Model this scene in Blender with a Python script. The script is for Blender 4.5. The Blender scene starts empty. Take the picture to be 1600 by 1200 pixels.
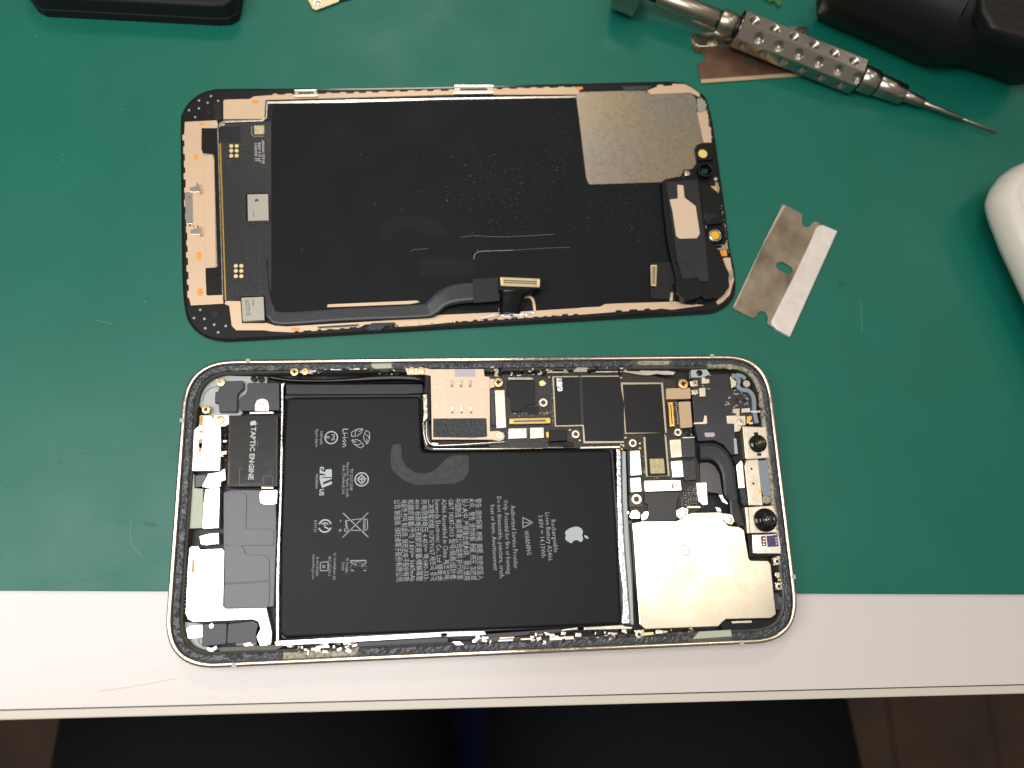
import bpy, math, random
from mathutils import Vector, Matrix, Euler
from mathutils.geometry import tessellate_polygon
random.seed(7)
PI = math.pi
MM = 0.001
C = bpy.context.scene.collection

# ------------------------------------------------------------------ camera, world, lamps
CAM_ROT = (0.252764712, -0.0834376240, -0.0348238818)
CAM_LOC = (-11.9430419, -20.8604928, 209.521457)      # millimetres
FPX = 1202.0
cd = bpy.data.cameras.new('camera'); cam = bpy.data.objects.new('camera', cd); C.objects.link(cam)
cam.location = [c*MM for c in CAM_LOC]; cam.rotation_euler = CAM_ROT
cd.sensor_width = 36; cd.lens = 36*FPX/1600; cd.clip_start = 0.01; cd.clip_end = 50
cd.dof.use_dof = True; cd.dof.focus_distance = 0.207; cd.dof.aperture_fstop = 9.5
bpy.context.scene.camera = cam
w = bpy.data.worlds.new("World"); bpy.context.scene.world = w; w.use_nodes = True
bg = w.node_tree.nodes['Background']; bg.inputs[1].default_value = 1.0
_n = w.node_tree.nodes; _l = w.node_tree.links
_tc = _n.new('ShaderNodeTexCoord'); _sp = _n.new('ShaderNodeSeparateXYZ'); _mr = _n.new('ShaderNodeMapRange'); _cr = _n.new('ShaderNodeValToRGB')
_mr.inputs[1].default_value = -1; _l.new(_tc.outputs['Generated'], _sp.inputs[0]); _l.new(_sp.outputs[2], _mr.inputs[0]); _l.new(_mr.outputs[0], _cr.inputs[0]); _l.new(_cr.outputs[0], bg.inputs[0])
_e = _cr.color_ramp.elements; _e[0].position = .2; _e[0].color = (.045, .038, .032, 1); _e[1].position = 1; _e[1].color = (.35, .31, .26, 1)
for _p, _c in ((.5, (.085, .078, .07, 1)), (.62, (.14, .127, .11, 1)), (.8, (.27, .245, .215, 1))):
    _q = _e.new(_p); _q.color = _c   # dim floor and furniture low down, walls, then the pale ceiling of the workshop

def area(name, x, y, z, sx, sy, L, col=(1, .97, .93)):
    d = bpy.data.lights.new(name, 'AREA'); d.shape = 'RECTANGLE'; d.size = sx; d.size_y = sy
    d.energy = L*PI*sx*sy; d.color = col
    o = bpy.data.objects.new(name, d); C.objects.link(o); o.location = (x, y, z)
area('bench_lamp', -.27, -.01, .54, .62, .25, 6.7, (1, .985, .98))
area('ceiling_lamp_right', .575, .13, 1.8, .36, .38, 6.0, (1, .93, .84))
area('ceiling_lamp_back', -.08, 1.45, 1.8, .5, .35, 15, (1, .92, .82))
area('ceiling_lamp_side', 1.5, .95, 1.8, .4, .3, 5, (1, .92, .82))
vs = bpy.context.scene.view_settings
vs.view_transform = 'Standard'; vs.look = 'None'; vs.exposure = 0; vs.gamma = 1

# ------------------------------------------------------------------ tracing: photo point on a plane of known height -> millimetres
CR = Euler(CAM_ROT, 'XYZ').to_matrix(); CL = Vector(CAM_LOC)
def P(px, py, z=0.0):
    d = CR @ Vector(((px-800)/FPX, -(py-600)/FPX, -1.0))
    q = CL + d*((z-CL.z)/d.z)
    return (q.x, q.y)
FR = dict(P=(0, 0, 1), A=(270, 120, 5.3333), B=(270, 320, 5.3333), C=(540, 120, 4.4444), D=(540, 320, 4.4444), E=(870, 110, 5.3333),
          F=(870, 290, 5.3333), G=(1100, 290, 4.615), H=(930, 0, 2.388), I=(255, 550, 8), J=(255, 690, 8), K=(255, 830, 5.455),
          L=(430, 560, 6.154), M=(640, 560, 6.667), N=(850, 560, 6.667), O=(1020, 550, 6.667), Q=(960, 670, 7.5), R=(1080, 640, 5.456),
          S=(960, 780, 4.617), T=(430, 640, 7.5), U=(430, 780, 5.456), V=(640, 760, 5.0), W=(420, 940, 5.714), X=(690, 940, 4.848),
          a=(0, 0, 2.857), b=(1150, 0, 3.556), c=(1480, 220, 3.533), d=(0, 1080, 2), e=(800, 1060, 2), g=(930, 0, 5.926), h=(580, 660, 7.273))
def px(fr, s):
    """'u,v u,v' in a detail of the photograph -> photo points; a leading letter changes the detail"""
    out = []
    for t in s.split():
        if t[0].isalpha(): fr = t[0]; t = t[1:]
        u, v = t.split(','); x0, y0, k = FR[fr]
        out.append((x0+float(u)/k, y0+float(v)/k))
    return out
def T(fr, s, z): return [P(x, y, z) for x, y in px(fr, s)]

# ------------------------------------------------------------------ materials
def lin(c):
    return tuple(((v/255)/12.92 if v/255 <= .04045 else ((v/255+.055)/1.055)**2.4) for v in c)+(1,)
def M(name, col, rough=.5, metal=0.0, bump=None, var=None, spec=.5, coat=0, alpha=1, rvar=None, col2=None, trans=0):
    """bump=(scale per mm, height mm, detail); var=(scale per mm, amount, detail) mixes towards col2 (or a darker tone)"""
    m = bpy.data.materials.new(name); m.use_nodes = True
    nt = m.node_tree; N = nt.nodes; Lk = nt.links; b = N['Principled BSDF']
    c = lin(col)
    b.inputs['Base Color'].default_value = c; b.inputs['Roughness'].default_value = rough
    b.inputs['Metallic'].default_value = metal; b.inputs['Specular IOR Level'].default_value = spec
    b.inputs['Coat Weight'].default_value = coat; b.inputs['Coat Roughness'].default_value = .08
    b.inputs['Transmission Weight'].default_value = trans; b.inputs['Alpha'].default_value = alpha
    tc = N.new('ShaderNodeTexCoord')
    def noise(sc, det, dist=0):
        n = N.new('ShaderNodeTexNoise'); n.inputs['Scale'].default_value = sc/MM; n.inputs['Detail'].default_value = det
        n.inputs['Distortion'].default_value = dist; Lk.new(tc.outputs['Object'], n.inputs['Vector']); return n
    if var:
        n = noise(var[0], var[2] if len(var) > 2 else 4)
        r = N.new('ShaderNodeMapRange'); r.inputs[1].default_value = .35; r.inputs[2].default_value = .68
        Lk.new(n.outputs[0], r.inputs[0])
        mx = N.new('ShaderNodeMix'); mx.data_type = 'RGBA'; mx.inputs[6].default_value = c
        c2 = lin(col2) if col2 else tuple(v*.5 for v in c[:3])+(1,)
        mx.inputs[7].default_value = tuple(a+(q-a)*var[1] for a, q in zip(c, c2))
        Lk.new(r.outputs[0], mx.inputs[0]); Lk.new(mx.outputs[2], b.inputs['Base Color'])
    if rvar:
        n = noise(rvar[0], 5)
        r = N.new('ShaderNodeMapRange'); r.inputs[1].default_value = .3; r.inputs[2].default_value = .7
        r.inputs[3].default_value = rough-rvar[1]; r.inputs[4].default_value = rough+rvar[1]
        Lk.new(n.outputs[0], r.inputs[0]); Lk.new(r.outputs[0], b.inputs['Roughness'])
    if bump:
        n = noise(bump[0], bump[2] if len(bump) > 2 else 3)
        bm = N.new('ShaderNodeBump'); bm.inputs['Strength'].default_value = 1; bm.inputs['Distance'].default_value = bump[1]*MM
        Lk.new(n.outputs[0], bm.inputs['Height']); Lk.new(bm.outputs[0], b.inputs['Normal'])
    return m
mt = {}
def D(k, *a, **kw): mt[k] = M(k, *a, **kw)
D('mat_vinyl', (6, 100, 83), .43, bump=(1.6, .02, 6), var=(.035, .3, 6), col2=(14, 112, 96), rvar=(.05, .05), spec=.42)
D('white_laminate', (213, 207, 203), .24, bump=(.9, .022, 1), spec=.5)
D('edge_band', (206, 198, 186), .35, bump=(.5, .01))
D('gold_steel', (218, 206, 190), .16, 1, rvar=(.8, .08))
D('antenna_line', (168, 178, 160), .4)
D('adhesive_black', (56, 60, 67), .32, bump=(2.2, .1, 4), spec=.6)
D('ledge_plastic', (84, 84, 74), .45, bump=(.8, .05), var=(.8, .6))
D('worn_ledge', (178, 172, 150), .5, bump=(2, .1, 6), var=(1.2, .8, 8), col2=(60, 56, 48))
D('cavity_dark', (20, 20, 22), .5, var=(.6, .5), col2=(48, 46, 44))
D('pale_plastic', (176, 182, 182), .42, bump=(.4, .02))
D('sage_plastic', (178, 184, 164), .45)
D('gasket_grey', (132, 144, 152), .38, bump=(.7, .05))
D('grey_plastic', (54, 54, 62), .42, bump=(.5, .03, 5), var=(.3, .25), spec=.5)
D('grey_sheen', (78, 79, 88), .36, bump=(.35, .03, 5), var=(.3, .2), spec=.6)  # lighter grey: glare on the loudspeaker is put into this base colour
D('black_plastic', (13, 14, 16), .38, bump=(.8, .02), spec=.3)
D('black_gloss', (8, 9, 12), .18, bump=(.3, .03))
D('graphite', (16, 20, 23), .5, bump=(.08, .12, 2), var=(.05, .22, 3), col2=(23, 27, 31), rvar=(.06, .08), spec=.16)
D('flex_dark', (30, 32, 36), .33, bump=(.25, .05, 2), spec=.6)
D('flex_line', (92, 96, 102), .3)
D('cable_satin', (36, 39, 44), .36, bump=(.2, .08, 2), spec=.5)
D('battery_wrap', (19, 21, 24), .47, bump=(.12, .07, 2), var=(.05, .15, 3), col2=(26, 28, 31), spec=.2)
D('battery_side', (11, 13, 17), .35, bump=(.4, .04))
D('battery_ink', (176, 186, 190), .5)
D('battery_ink_small', (150, 158, 162), .5)
D('residue', (54, 56, 58), .6, var=(.9, .8, 8), col2=(32, 34, 36), bump=(2, .05, 6))
D('label_black', (11, 12, 12), .36, bump=(.3, .02, 3), rvar=(.5, .05), spec=.3)
D('ink_white', (196, 198, 194), .5)
D('chip_black', (12, 15, 18), .42, spec=.35, bump=(.15, .03, 2), rvar=(.2, .06))
D('shield_border', (186, 176, 152), .36, .8, bump=(1.5, .03))
D('nickel', (220, 214, 204), .24, 1, bump=(.25, .025, 3), rvar=(.6, .06))
D('bright_steel', (240, 236, 228), .2, 1, bump=(.3, .03, 3))
D('plate_beige', (228, 216, 198), .34, .8, bump=(.3, .03, 4), rvar=(.5, .08))
D('rose_plate', (222, 192, 160), .44, .4, bump=(.3, .012, 4), var=(.05, .35, 3), col2=(184, 168, 150))
D('sim_plate', (222, 198, 172), .48, .35, bump=(.3, .012, 4))
D('cover_plate', (222, 216, 200), .24, 1, bump=(.015, .18, 0), rvar=(.12, .05), var=(.1, .4, 8), col2=(205, 180, 140))
D('steel_plate', (178, 174, 164), .3, 1, bump=(.012, .5, 0), rvar=(.9, .04), var=(.025, .9, 2), col2=(192, 172, 142))  # grey-to-tan noise colour stands in for reflections of the room
D('copper_tan', (198, 172, 140), .45, .4, bump=(.5, .01))
D('gold', (236, 190, 96), .28, 1)
D('pale_gold', (240, 222, 160), .35, .7)
D('orange_mark', (230, 150, 50), .45, var=(1.2, .3), col2=(240, 190, 120))
D('yellow_dot', (226, 206, 112), .5)
D('amber_dot', (238, 178, 50), .45)
D('solder', (196, 200, 204), .28, .9)
D('pcb', (26, 24, 25), .38, bump=(1.2, .06, 4), var=(1.4, .6, 8), col2=(62, 54, 44))
D('foam_black', (58, 62, 68), .4, bump=(1.1, .8, 5), spec=.5)
D('silver_foil', (224, 226, 230), .2, 1, bump=(.8, .25, 4))
D('chip_grey', (176, 172, 160), .4, .3, bump=(1.5, .02, 5))
D('lilac_label', (190, 182, 192), .5)
D('label_cream', (206, 194, 150), .5, var=(1.6, .6, 8), col2=(150, 136, 100))
D('glass_black', (10, 10, 12), .12, spec=.6)
D('lens_black', (8, 8, 10), .12, spec=.7)
D('lens_glint_green', (170, 190, 60), .08, .9)  # colour of the painted glint on the front lens
D('lens_coat_blue', (14, 24, 40), .05, spec=.9, coat=1)
D('sensor_purple', (110, 84, 130), .12, .8, var=(.6, .9, 1), col2=(60, 120, 150))
D('brown_contact', (120, 84, 64), .4)
D('clear_glue', (150, 150, 132), .2, bump=(1.2, .3, 4), spec=.7)
D('clear_window', (220, 255, 240), .02, trans=1)
D('blade_steel', (172, 158, 138), .36, .8, bump=(.5, .03, 6), var=(.11, .75, 12), col2=(92, 74, 60))
D('blade_brown', (128, 100, 82), .42, .75, bump=(.5, .04, 6), var=(.12, .6, 8), col2=(94, 66, 52))
D('blade_edge', (226, 216, 200), .28, .9, bump=(.6, .02))
D('blade_spine', (236, 230, 224), .4, .45, bump=(.2, .2, 4), var=(.3, .25, 5), col2=(190, 160, 140))
D('tool_steel', (176, 170, 160), .24, 1, bump=(3, .008, 2))
D('tool_shaft', (174, 164, 150), .3, 1)
D('tool_groove', (20, 18, 16), .4)
D('case_black', (10, 14, 20), .7, bump=(.5, .04, 4))
D('case_top', (26, 27, 30), .5, bump=(.8, .1, 4), var=(.4, .6, 6), col2=(96, 92, 90))
D('device_black', (13, 12, 12), .5, bump=(.3, .05, 5), spec=.45)
D('vent_dark', (5, 5, 6), .6)
D('white_shell', (220, 214, 202), .32, bump=(.05, .02))
D('bracket_gold', (212, 194, 156), .35, .6)
D('green_scrap', (50, 110, 44), .45)
D('dust_white', (190, 186, 176), .6)
D('dust_faint', (120, 120, 118), .6)
D('stain_dark', (12, 86, 72), .5)
D('scuff_light', (70, 138, 122), .5)
D('trousers', (11, 13, 17), .85, bump=(.25, .5, 5), var=(.02, .4), col2=(16, 18, 24), spec=.2)
D('jeans_blue', (18, 27, 64), .8, bump=(.3, .4, 5), spec=.2)
D('floor_wood', (80, 58, 40), .5, bump=(.03, .3, 5), var=(.012, .7, 6), col2=(34, 24, 18))
D('skin', (200, 150, 120), .5)
D('shoe', (20, 20, 22), .5)
D('dark_line', (40, 36, 32), .5)
D('scratch_tan', (190, 160, 138), .5)

# ------------------------------------------------------------------ object helpers
def thing(name, label, cat, base=(0, 0, 0), group=None):
    o = bpy.data.objects.new(name, None); C.objects.link(o); o.location = [v*MM for v in base]
    o['label'] = label; o['category'] = cat
    if group: o['group'] = group
    return o
def root(o):
    while o.parent: o = o.parent
    return o
def link(name, verts, faces, mat, parent=None, smooth=False, mats=None, fm=None):
    """verts in scene millimetres"""
    b = Vector((0, 0, 0))
    if parent: b = root(parent).location
    me = bpy.data.meshes.new(name)
    me.from_pydata([(v[0]*MM-b.x, v[1]*MM-b.y, v[2]*MM-b.z) for v in verts], [], faces)
    for m in (mats or [mat]): me.materials.append(mt[m] if isinstance(m, str) else m)
    if fm: me.polygons.foreach_set('material_index', fm)
    if smooth: me.polygons.foreach_set('use_smooth', [True]*len(me.polygons))
    me.update()
    o = bpy.data.objects.new(name, me); C.objects.link(o)
    if parent: o.parent = parent
    return o
def stuff(o): o['kind'] = 'stuff'; return o
def lab(o, s): o['label'] = s; return o
def ccw(p):
    a = sum(p[i][0]*p[(i+1) % len(p)][1]-p[(i+1) % len(p)][0]*p[i][1] for i in range(len(p)))
    return list(p) if a > 0 else list(reversed(p))
def rnd(p, r, seg=4):
    if not r: return p
    out = []; n = len(p)
    for i in range(n):
        a, b, c = Vector(p[i-1]), Vector(p[i]), Vector(p[(i+1) % n])
        u = a-b; v = c-b
        if u.length < 1e-6 or v.length < 1e-6: continue
        la, lc = u.length, v.length; u.normalize(); v.normalize()
        ang = u.angle(v)
        if ang > PI-.15: out.append(tuple(b)); continue
        t = min(r/math.tan(ang/2), la*.48, lc*.48)
        p0 = b+u*t; p1 = b+v*t
        for k in range(seg+1):
            s = k/seg; q = p0*(1-s)**2+b*2*s*(1-s)+p1*s*s
            out.append((q.x, q.y))
    return out
def inset(p, d):
    out = []; n = len(p)
    for i in range(n):
        a, b, c = Vector(p[i-1]), Vector(p[i]), Vector(p[(i+1) % n])
        e1 = (b-a); e2 = (c-b)
        if e1.length < 1e-7: e1 = e2
        if e2.length < 1e-7: e2 = e1
        e1 = e1.normalized(); e2 = e2.normalized()
        n1 = Vector((-e1.y, e1.x)); n2 = Vector((-e2.y, e2.x)); m = n1+n2
        if m.length < .3: m = n1; k = 1
        else: m.normalize(); k = min(1/max(m.dot(n1), .4), 2)
        out.append((b.x+m.x*d*k, b.y+m.y*d*k))
    return out
def prism_data(p, z0, z1, bev=0, holes=(), bottom=False, zf=None):
    p = ccw(p); V = []; F = []
    def ring(q, z):
        s = len(V); V.extend((x, y, z) for x, y in q); return s
    n = len(p); rings = [ring(p, z0)]
    if bev:
        K = 5 if bev >= .3 else 2
        for k in range(K): a = k/K*PI/2; rings.append(ring(inset(p, bev*(1-math.cos(a))), z1-bev*(1-math.sin(a))))
        top = inset(p, bev); rings.append(ring(top, z1))
    else:
        top = p; rings.append(ring(p, z1))
    for a, b in zip(rings, rings[1:]):
        for i in range(n):
            j = (i+1) % n; F.append((a+i, a+j, b+j, b+i))
    idx = list(range(rings[-1], rings[-1]+n)); loops = [[Vector((x, y, 0)) for x, y in top]]
    for h in holes:
        h = list(reversed(ccw(h))); a = ring(h, z0); b = ring(h, z1); m = len(h)
        for i in range(m):
            j = (i+1) % m; F.append((a+i, a+j, b+j, b+i))
        idx += list(range(b, b+m)); loops.append([Vector((x, y, 0)) for x, y in h])
    flat = [q for l in loops for q in l]
    for t in tessellate_polygon(loops):
        a, b, c = (flat[k] for k in t)
        if (b-a).cross(c-a).z < 0: t = (t[0], t[2], t[1])
        F.append(tuple(idx[k] for k in t))
    if bottom:
        for t in tessellate_polygon(loops): F.append(tuple((rings[0]+k) if k < n else idx[k]-len(holes[0]) for k in t))
    if zf: V = [(x, y, z+zf(x, y)) for x, y, z in V]
    return V, F
def prism(name, parent, mat, p, z0, z1, r=0, bev=0, holes=(), zf=None, seg=4):
    V, F = prism_data(rnd(ccw(p), r, seg), z0, z1, bev, holes, zf=zf)
    return link(name, V, F, mat, parent)
def tp(name, parent, mat, fr, s, z0, z1, r=0, bev=0, **k):
    return prism(name, parent, mat, T(fr, s, z1), z0, z1, r, bev, **k)
def line(pts, wd, closed=False):
    """outline polygon of a stroke along pts"""
    n = len(pts); L = []; R = []
    for i in range(n):
        a = Vector(pts[max(i-1, 0)]); b = Vector(pts[i]); c = Vector(pts[min(i+1, n-1)])
        d = (c-a); d = d.normalized() if d.length else Vector((1, 0)); nn = Vector((-d.y, d.x))*wd/2
        L.append(tuple(b+nn)); R.append(tuple(b-nn))
    return L+R[::-1]
def smooth_line(pts, k=6):
    out = []; n = len(pts)
    for i in range(n-1):
        p0, p1, p2, p3 = (Vector(pts[max(0, min(n-1, j))]) for j in (i-1, i, i+1, i+2))
        for q in range(k):
            t = q/k
            v = .5*((2*p1)+(p2-p0)*t+(2*p0-5*p1+4*p2-p3)*t*t+(3*p1-p0-3*p2+p3)*t**3); out.append(tuple(v))
    out.append(tuple(pts[-1])); return out
def stroke(name, parent, mat, fr, s, z0, z1, wd, curve=True, **k):
    p = T(fr, s, z1); p = smooth_line(p) if curve and len(p) > 2 else p
    return prism(name, parent, mat, line(p, wd), z0, z1, **k)
def circ(x, y, r, n=24): return [(x+r*math.cos(2*PI*i/n), y+r*math.sin(2*PI*i/n)) for i in range(n)]
def disc(name, parent, mat, fr, s, r, z0, z1, bev=0, n=24):
    x, y = T(fr, s, z1)[0]; return prism(name, parent, mat, circ(x, y, r, n), z0, z1, 0, bev)
def lathe(name, parent, mat, x, y, prof, n=32, smooth=True, mats=None, band=None):
    V = []; F = []; fm = []
    for r, z in prof: V += [(x+r*math.cos(2*PI*i/n), y+r*math.sin(2*PI*i/n), z) for i in range(n)]
    for k in range(len(prof)-1):
        for i in range(n):
            j = (i+1) % n; F.append((k*n+i, k*n+j, (k+1)*n+j, (k+1)*n+i)); fm.append(band[k] if band else 0)
    F.append(tuple(range((len(prof)-1)*n, len(prof)*n))); fm.append(band[-1] if band else 0)
    o = link(name, V, F, mat, parent, smooth, mats, fm)
    if smooth: o.data.polygons[len(F)-1].use_smooth = False
    return o
def merge(name, parent, mat, parts):
    V = []; F = []
    for v, f in parts:
        o = len(V); V += v; F += [tuple(i+o for i in q) for q in f]
    return link(name, V, F, mat, parent)
def boxd(x, y, z0, z1, sx, sy, rot=0, bev=0):
    c, s = math.cos(rot), math.sin(rot)
    return prism_data([(x+c*a-s*b, y+s*a+c*b) for a, b in ((-sx/2, -sy/2), (sx/2, -sy/2), (sx/2, sy/2), (-sx/2, sy/2))], z0, z1, bev)
def loft(name, parent, mat, Lp, Rp, z, th, sub=6, camber=0):
    """ribbon between two photo curves, each with its own heights"""
    a = smooth_line([(*P(x, y, zz), zz) for (x, y), zz in zip(Lp, z)], sub)
    b = smooth_line([(*P(x, y, zz), zz) for (x, y), zz in zip(Rp, z)], sub)
    V = []; F = []; K = 5; n = len(a)
    for q, r in zip(a, b):
        for k in range(K):
            t = k/(K-1); V.append((q[0]*(1-t)+r[0]*t, q[1]*(1-t)+r[1]*t, q[2]*(1-t)+r[2]*t+camber*math.sin(PI*t)))
        V.append((r[0], r[1], r[2]-th)); V.append((q[0], q[1], q[2]-th))
    W = K+2
    for i in range(n-1):
        for k in range(W):
            l = (k+1) % W; F.append((i*W+k, i*W+l, (i+1)*W+l, (i+1)*W+k))
    nq = len(F); F.append(tuple(range(W))); F.append(tuple((n-1)*W+k for k in reversed(range(W))))
    o = link(name, V, F, mat, parent, True)
    for i, p in enumerate(o.data.polygons): p.use_smooth = i < nq and i % W < K-1
    return o

# screws, washers and standoffs share their meshes
MESH = {}
def lathe_mesh(key, prof, n, mats, band):
    V = []; F = []; fm = []
    for r, z in prof: V += [(r*math.cos(2*PI*i/n)*MM, r*math.sin(2*PI*i/n)*MM, z*MM) for i in range(n)]
    for k in range(len(prof)-1):
        for i in range(n):
            j = (i+1) % n; F.append((k*n+i, k*n+j, (k+1)*n+j, (k+1)*n+i)); fm.append(band[k])
    F.append(tuple(range((len(prof)-1)*n, len(prof)*n))); fm.append(band[-1])
    me = bpy.data.meshes.new(key); me.from_pydata(V, [], F)
    for m in mats: me.materials.append(mt[m])
    me.polygons.foreach_set('material_index', fm); me.update(); MESH[key] = me
D('motor_bronze', (84, 74, 62), .35, .8); D('bronze_mark', (206, 156, 92), .5)
D('screw_gold', (232, 196, 140), .3, 1, bump=(1.2, .1, 3)); D('screw_pale', (232, 226, 212), .3, 1, bump=(1.2, .06, 3))
def screw_mesh(key, mat):
    n = 20; V = []; F = []; fm = []
    def ring(rf, z):
        s = len(V)
        for i in range(n):
            a = 2*PI*i/n; r = rf(a); V.append((r*math.cos(a)*MM, r*math.sin(a)*MM, z*MM))
        return s
    star = lambda a: .42*(1+.28*math.cos(4*a))
    rs = [ring(lambda a: 1, -.8), ring(lambda a: 1, -.1), ring(lambda a: .88, .05), ring(star, .08), ring(star, -.28)]
    for q, (a, b) in enumerate(zip(rs, rs[1:])):
        for i in range(n):
            j = (i+1) % n; F.append((a+i, a+j, b+j, b+i)); fm.append(1 if q == 3 else 0)
    F.append(tuple(range(rs[-1], rs[-1]+n))); fm.append(1)
    me = bpy.data.meshes.new(key); me.from_pydata(V, [], F); me.materials.append(mt[mat]); me.materials.append(mt['tool_groove'])
    me.polygons.foreach_set('material_index', fm); me.update(); MESH[key] = me
screw_mesh('screw_gold', 'screw_gold'); screw_mesh('screw_pale', 'screw_pale')
lathe_mesh('standoff', [(1, -1), (1, -.1), (.9, 0), (.52, 0), (.45, -.1), (.45, -.6)], 20, ['screw_pale', 'brown_contact'], [0, 0, 0, 0, 1, 1])
def inst(name, key, parent, fr, s, r, z, rot=None):
    for (x, y) in T(fr, s, z):
        o = bpy.data.objects.new(name, MESH[key]); C.objects.link(o); o.parent = parent
        b = root(parent).location
        o.location = (x*MM-b.x, y*MM-b.y, z*MM-b.z); o.scale = (r, r, r if r < 1.3 else 1.2)
        o.rotation_euler = (0, 0, random.random()*3 if rot is None else rot)
    return o
def screw(parent, fr, s, rpx, z, mat='screw_gold'): return inst('screw', mat, parent, fr, s, rpx/FR[fr][2]/5.95, z)
def standoff(parent, fr, s, rpx, z): return inst('standoff', 'standoff', parent, fr, s, rpx/FR[fr][2]/5.95, z)

# text: laid flat, reading along a given direction, stretched to its traced length
TEXTS = []
def text(parent, mat, s, p0, p1, h, z, name='printed_line', shear=0, mirror=False, bold=0):
    """p0 -> p1: photo points of the middle of the line's start and end; h: capital height in mm"""
    TEXTS.append((parent, mat, s, Vector(P(*p0, z)), Vector(P(*p1, z)), h, z, name, shear, mirror, bold))
def flush_texts():
    tmp = []
    for t in TEXTS:
        cu = bpy.data.curves.new('text', 'FONT'); cu.body = t[2]; cu.size = 1; cu.resolution_u = 1 if len(t[2]) > 4 else 3; cu.shear = t[8]; cu.offset = t[10]
        o = bpy.data.objects.new('text', cu); C.objects.link(o); tmp.append(o)
    dg = bpy.context.evaluated_depsgraph_get()
    for t, o in zip(TEXTS, tmp):
        me = bpy.data.meshes.new_from_object(o.evaluated_get(dg))
        vs_ = [v.co for v in me.vertices]
        if vs_:
            x0 = min(v.x for v in vs_); x1 = max(v.x for v in vs_)
            a, b = t[3], t[4]; d = (b-a); ln = d.length; d.normalize(); up = Vector((-d.y, d.x)); k = ln/(x1-x0); hk = t[5]/.72
            V = []
            for v in vs_:
                q = a+d*((v.x-x0)*k)+up*((v.y-.36)*hk*(-1 if t[9] else 1))
                V.append((q.x, q.y, t[6]))
            F = [tuple(p.vertices) for p in me.polygons]
            ob = link(t[7], V, F, t[1], t[0])
        cu = o.data; bpy.data.objects.remove(o); bpy.data.curves.remove(cu); bpy.data.meshes.remove(me)
APPLE = [(0, 55), (-9, 60), (-22, 62), (-36, 55), (-44, 42), (-47, 26), (-45, 8), (-39, -10), (-30, -26), (-20, -36), (-11, -37), (0, -32), (11, -37),
         (20, -36), (31, -25), (38, -12), (42, -3), (32, 4), (26, 14), (25, 26), (29, 37), (38, 46), (32, 55), (20, 61), (9, 59)]
LEAF = [(0, 66), (1, 76), (8, 87), (20, 93), (20, 82), (13, 71)]
def apple(parent, mat, c, h, z, ang=-PI/2, name='printed_logo'):
    """h: height in mm, ang: direction of the logo's x axis"""
    x0, y0 = P(*c, z); k = h/130; parts = []
    for poly in (APPLE, LEAF):
        q = [(x0+k*(x*math.cos(ang)-(y-28)*math.sin(ang)), y0+k*(x*math.sin(ang)+(y-28)*math.cos(ang))) for x, y in poly]
        parts.append(prism_data(rnd(ccw(q), h*.06, 3), z-.02, z))
    return merge(name, parent, mat, parts)
def rubble(name, parent, fr, s, n, wd, z0, z1, mats, size=(.3, 1.0), along=True):
    """small loose bits and component crumbs along a traced path, one object per material"""
    p = smooth_line(T(fr, s, z1), 8); groups = {m: [] for m in mats}
    for i in range(n):
        k = random.random()*(len(p)-2); a = Vector(p[int(k)]); b = Vector(p[int(k)+1]); q = a.lerp(b, k % 1); d = b-a
        nn = Vector((-d.y, d.x)); nn = nn.normalized() if nn.length else nn
        q += nn*random.uniform(-wd/2, wd/2); h = random.uniform(z0, z1)
        sx = random.uniform(*size); sy = sx*random.uniform(.35, .8); rot = math.atan2(d.y, d.x)+random.choice([0, 0, PI/2, random.uniform(-.6, .6)])
        c, s_ = math.cos(rot), math.sin(rot)
        poly = [(q.x+c*u-s_*v, q.y+s_*u+c*v) for u, v in ((-sx/2, -sy/2), (sx/2*random.uniform(.6, 1), -sy/2), (sx/2, sy/2*random.uniform(.5, 1)), (-sx/2*random.uniform(.6, 1), sy/2))]
        groups[random.choice(mats)].append(prism_data(poly, h-.5, h, .05))
    for m, g in groups.items():
        if g: stuff(merge(name, parent, m, g))
def specks(name, parent, mat, n, fn, z, size=(.04, .14)):
    V = []; F = []
    for i in range(n):
        x, y = fn(); r = random.uniform(*size); a = random.random()*6.3; e = random.uniform(.3, 1)
        if random.random() < .07: e = .25; r *= 2.2
        s = len(V); c, q = math.cos(a), math.sin(a)
        for u, v in ((-r, 0), (0, -r*e), (r, 0), (0, r*e)): V.append((x+c*u-q*v, y+q*u+c*v, z))
        V.append((x, y, z+r*.5))
        for k in range(4): F.append((s+k, s+(k+1) % 4, s+4))
    return stuff(link(name, V, F, mat, parent))

# ================================================================== the setting
fl = thing('floor', '', '', (0, 0, -750)); del fl['label']; del fl['category']
fl['kind'] = 'structure'
link('underfloor', [(-3000, -2500, -752), (3000, -2500, -752), (3000, 2500, -752), (-3000, 2500, -752)], [(0, 1, 2, 3)], 'dark_line', fl)
k = 0
for i in range(-11, 12):
    y = -1200 + random.uniform(-300, 0)
    while y < 1300:
        ln = random.uniform(700, 1100)
        if y < 900: link('plank', *prism_data([(i*130+1, y), (i*130+129, y), (i*130+129, y+ln-2), (i*130+1, y+ln-2)], -751, -750+random.uniform(-.5, .5), .8), 'floor_wood', fl)
        y += ln

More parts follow.
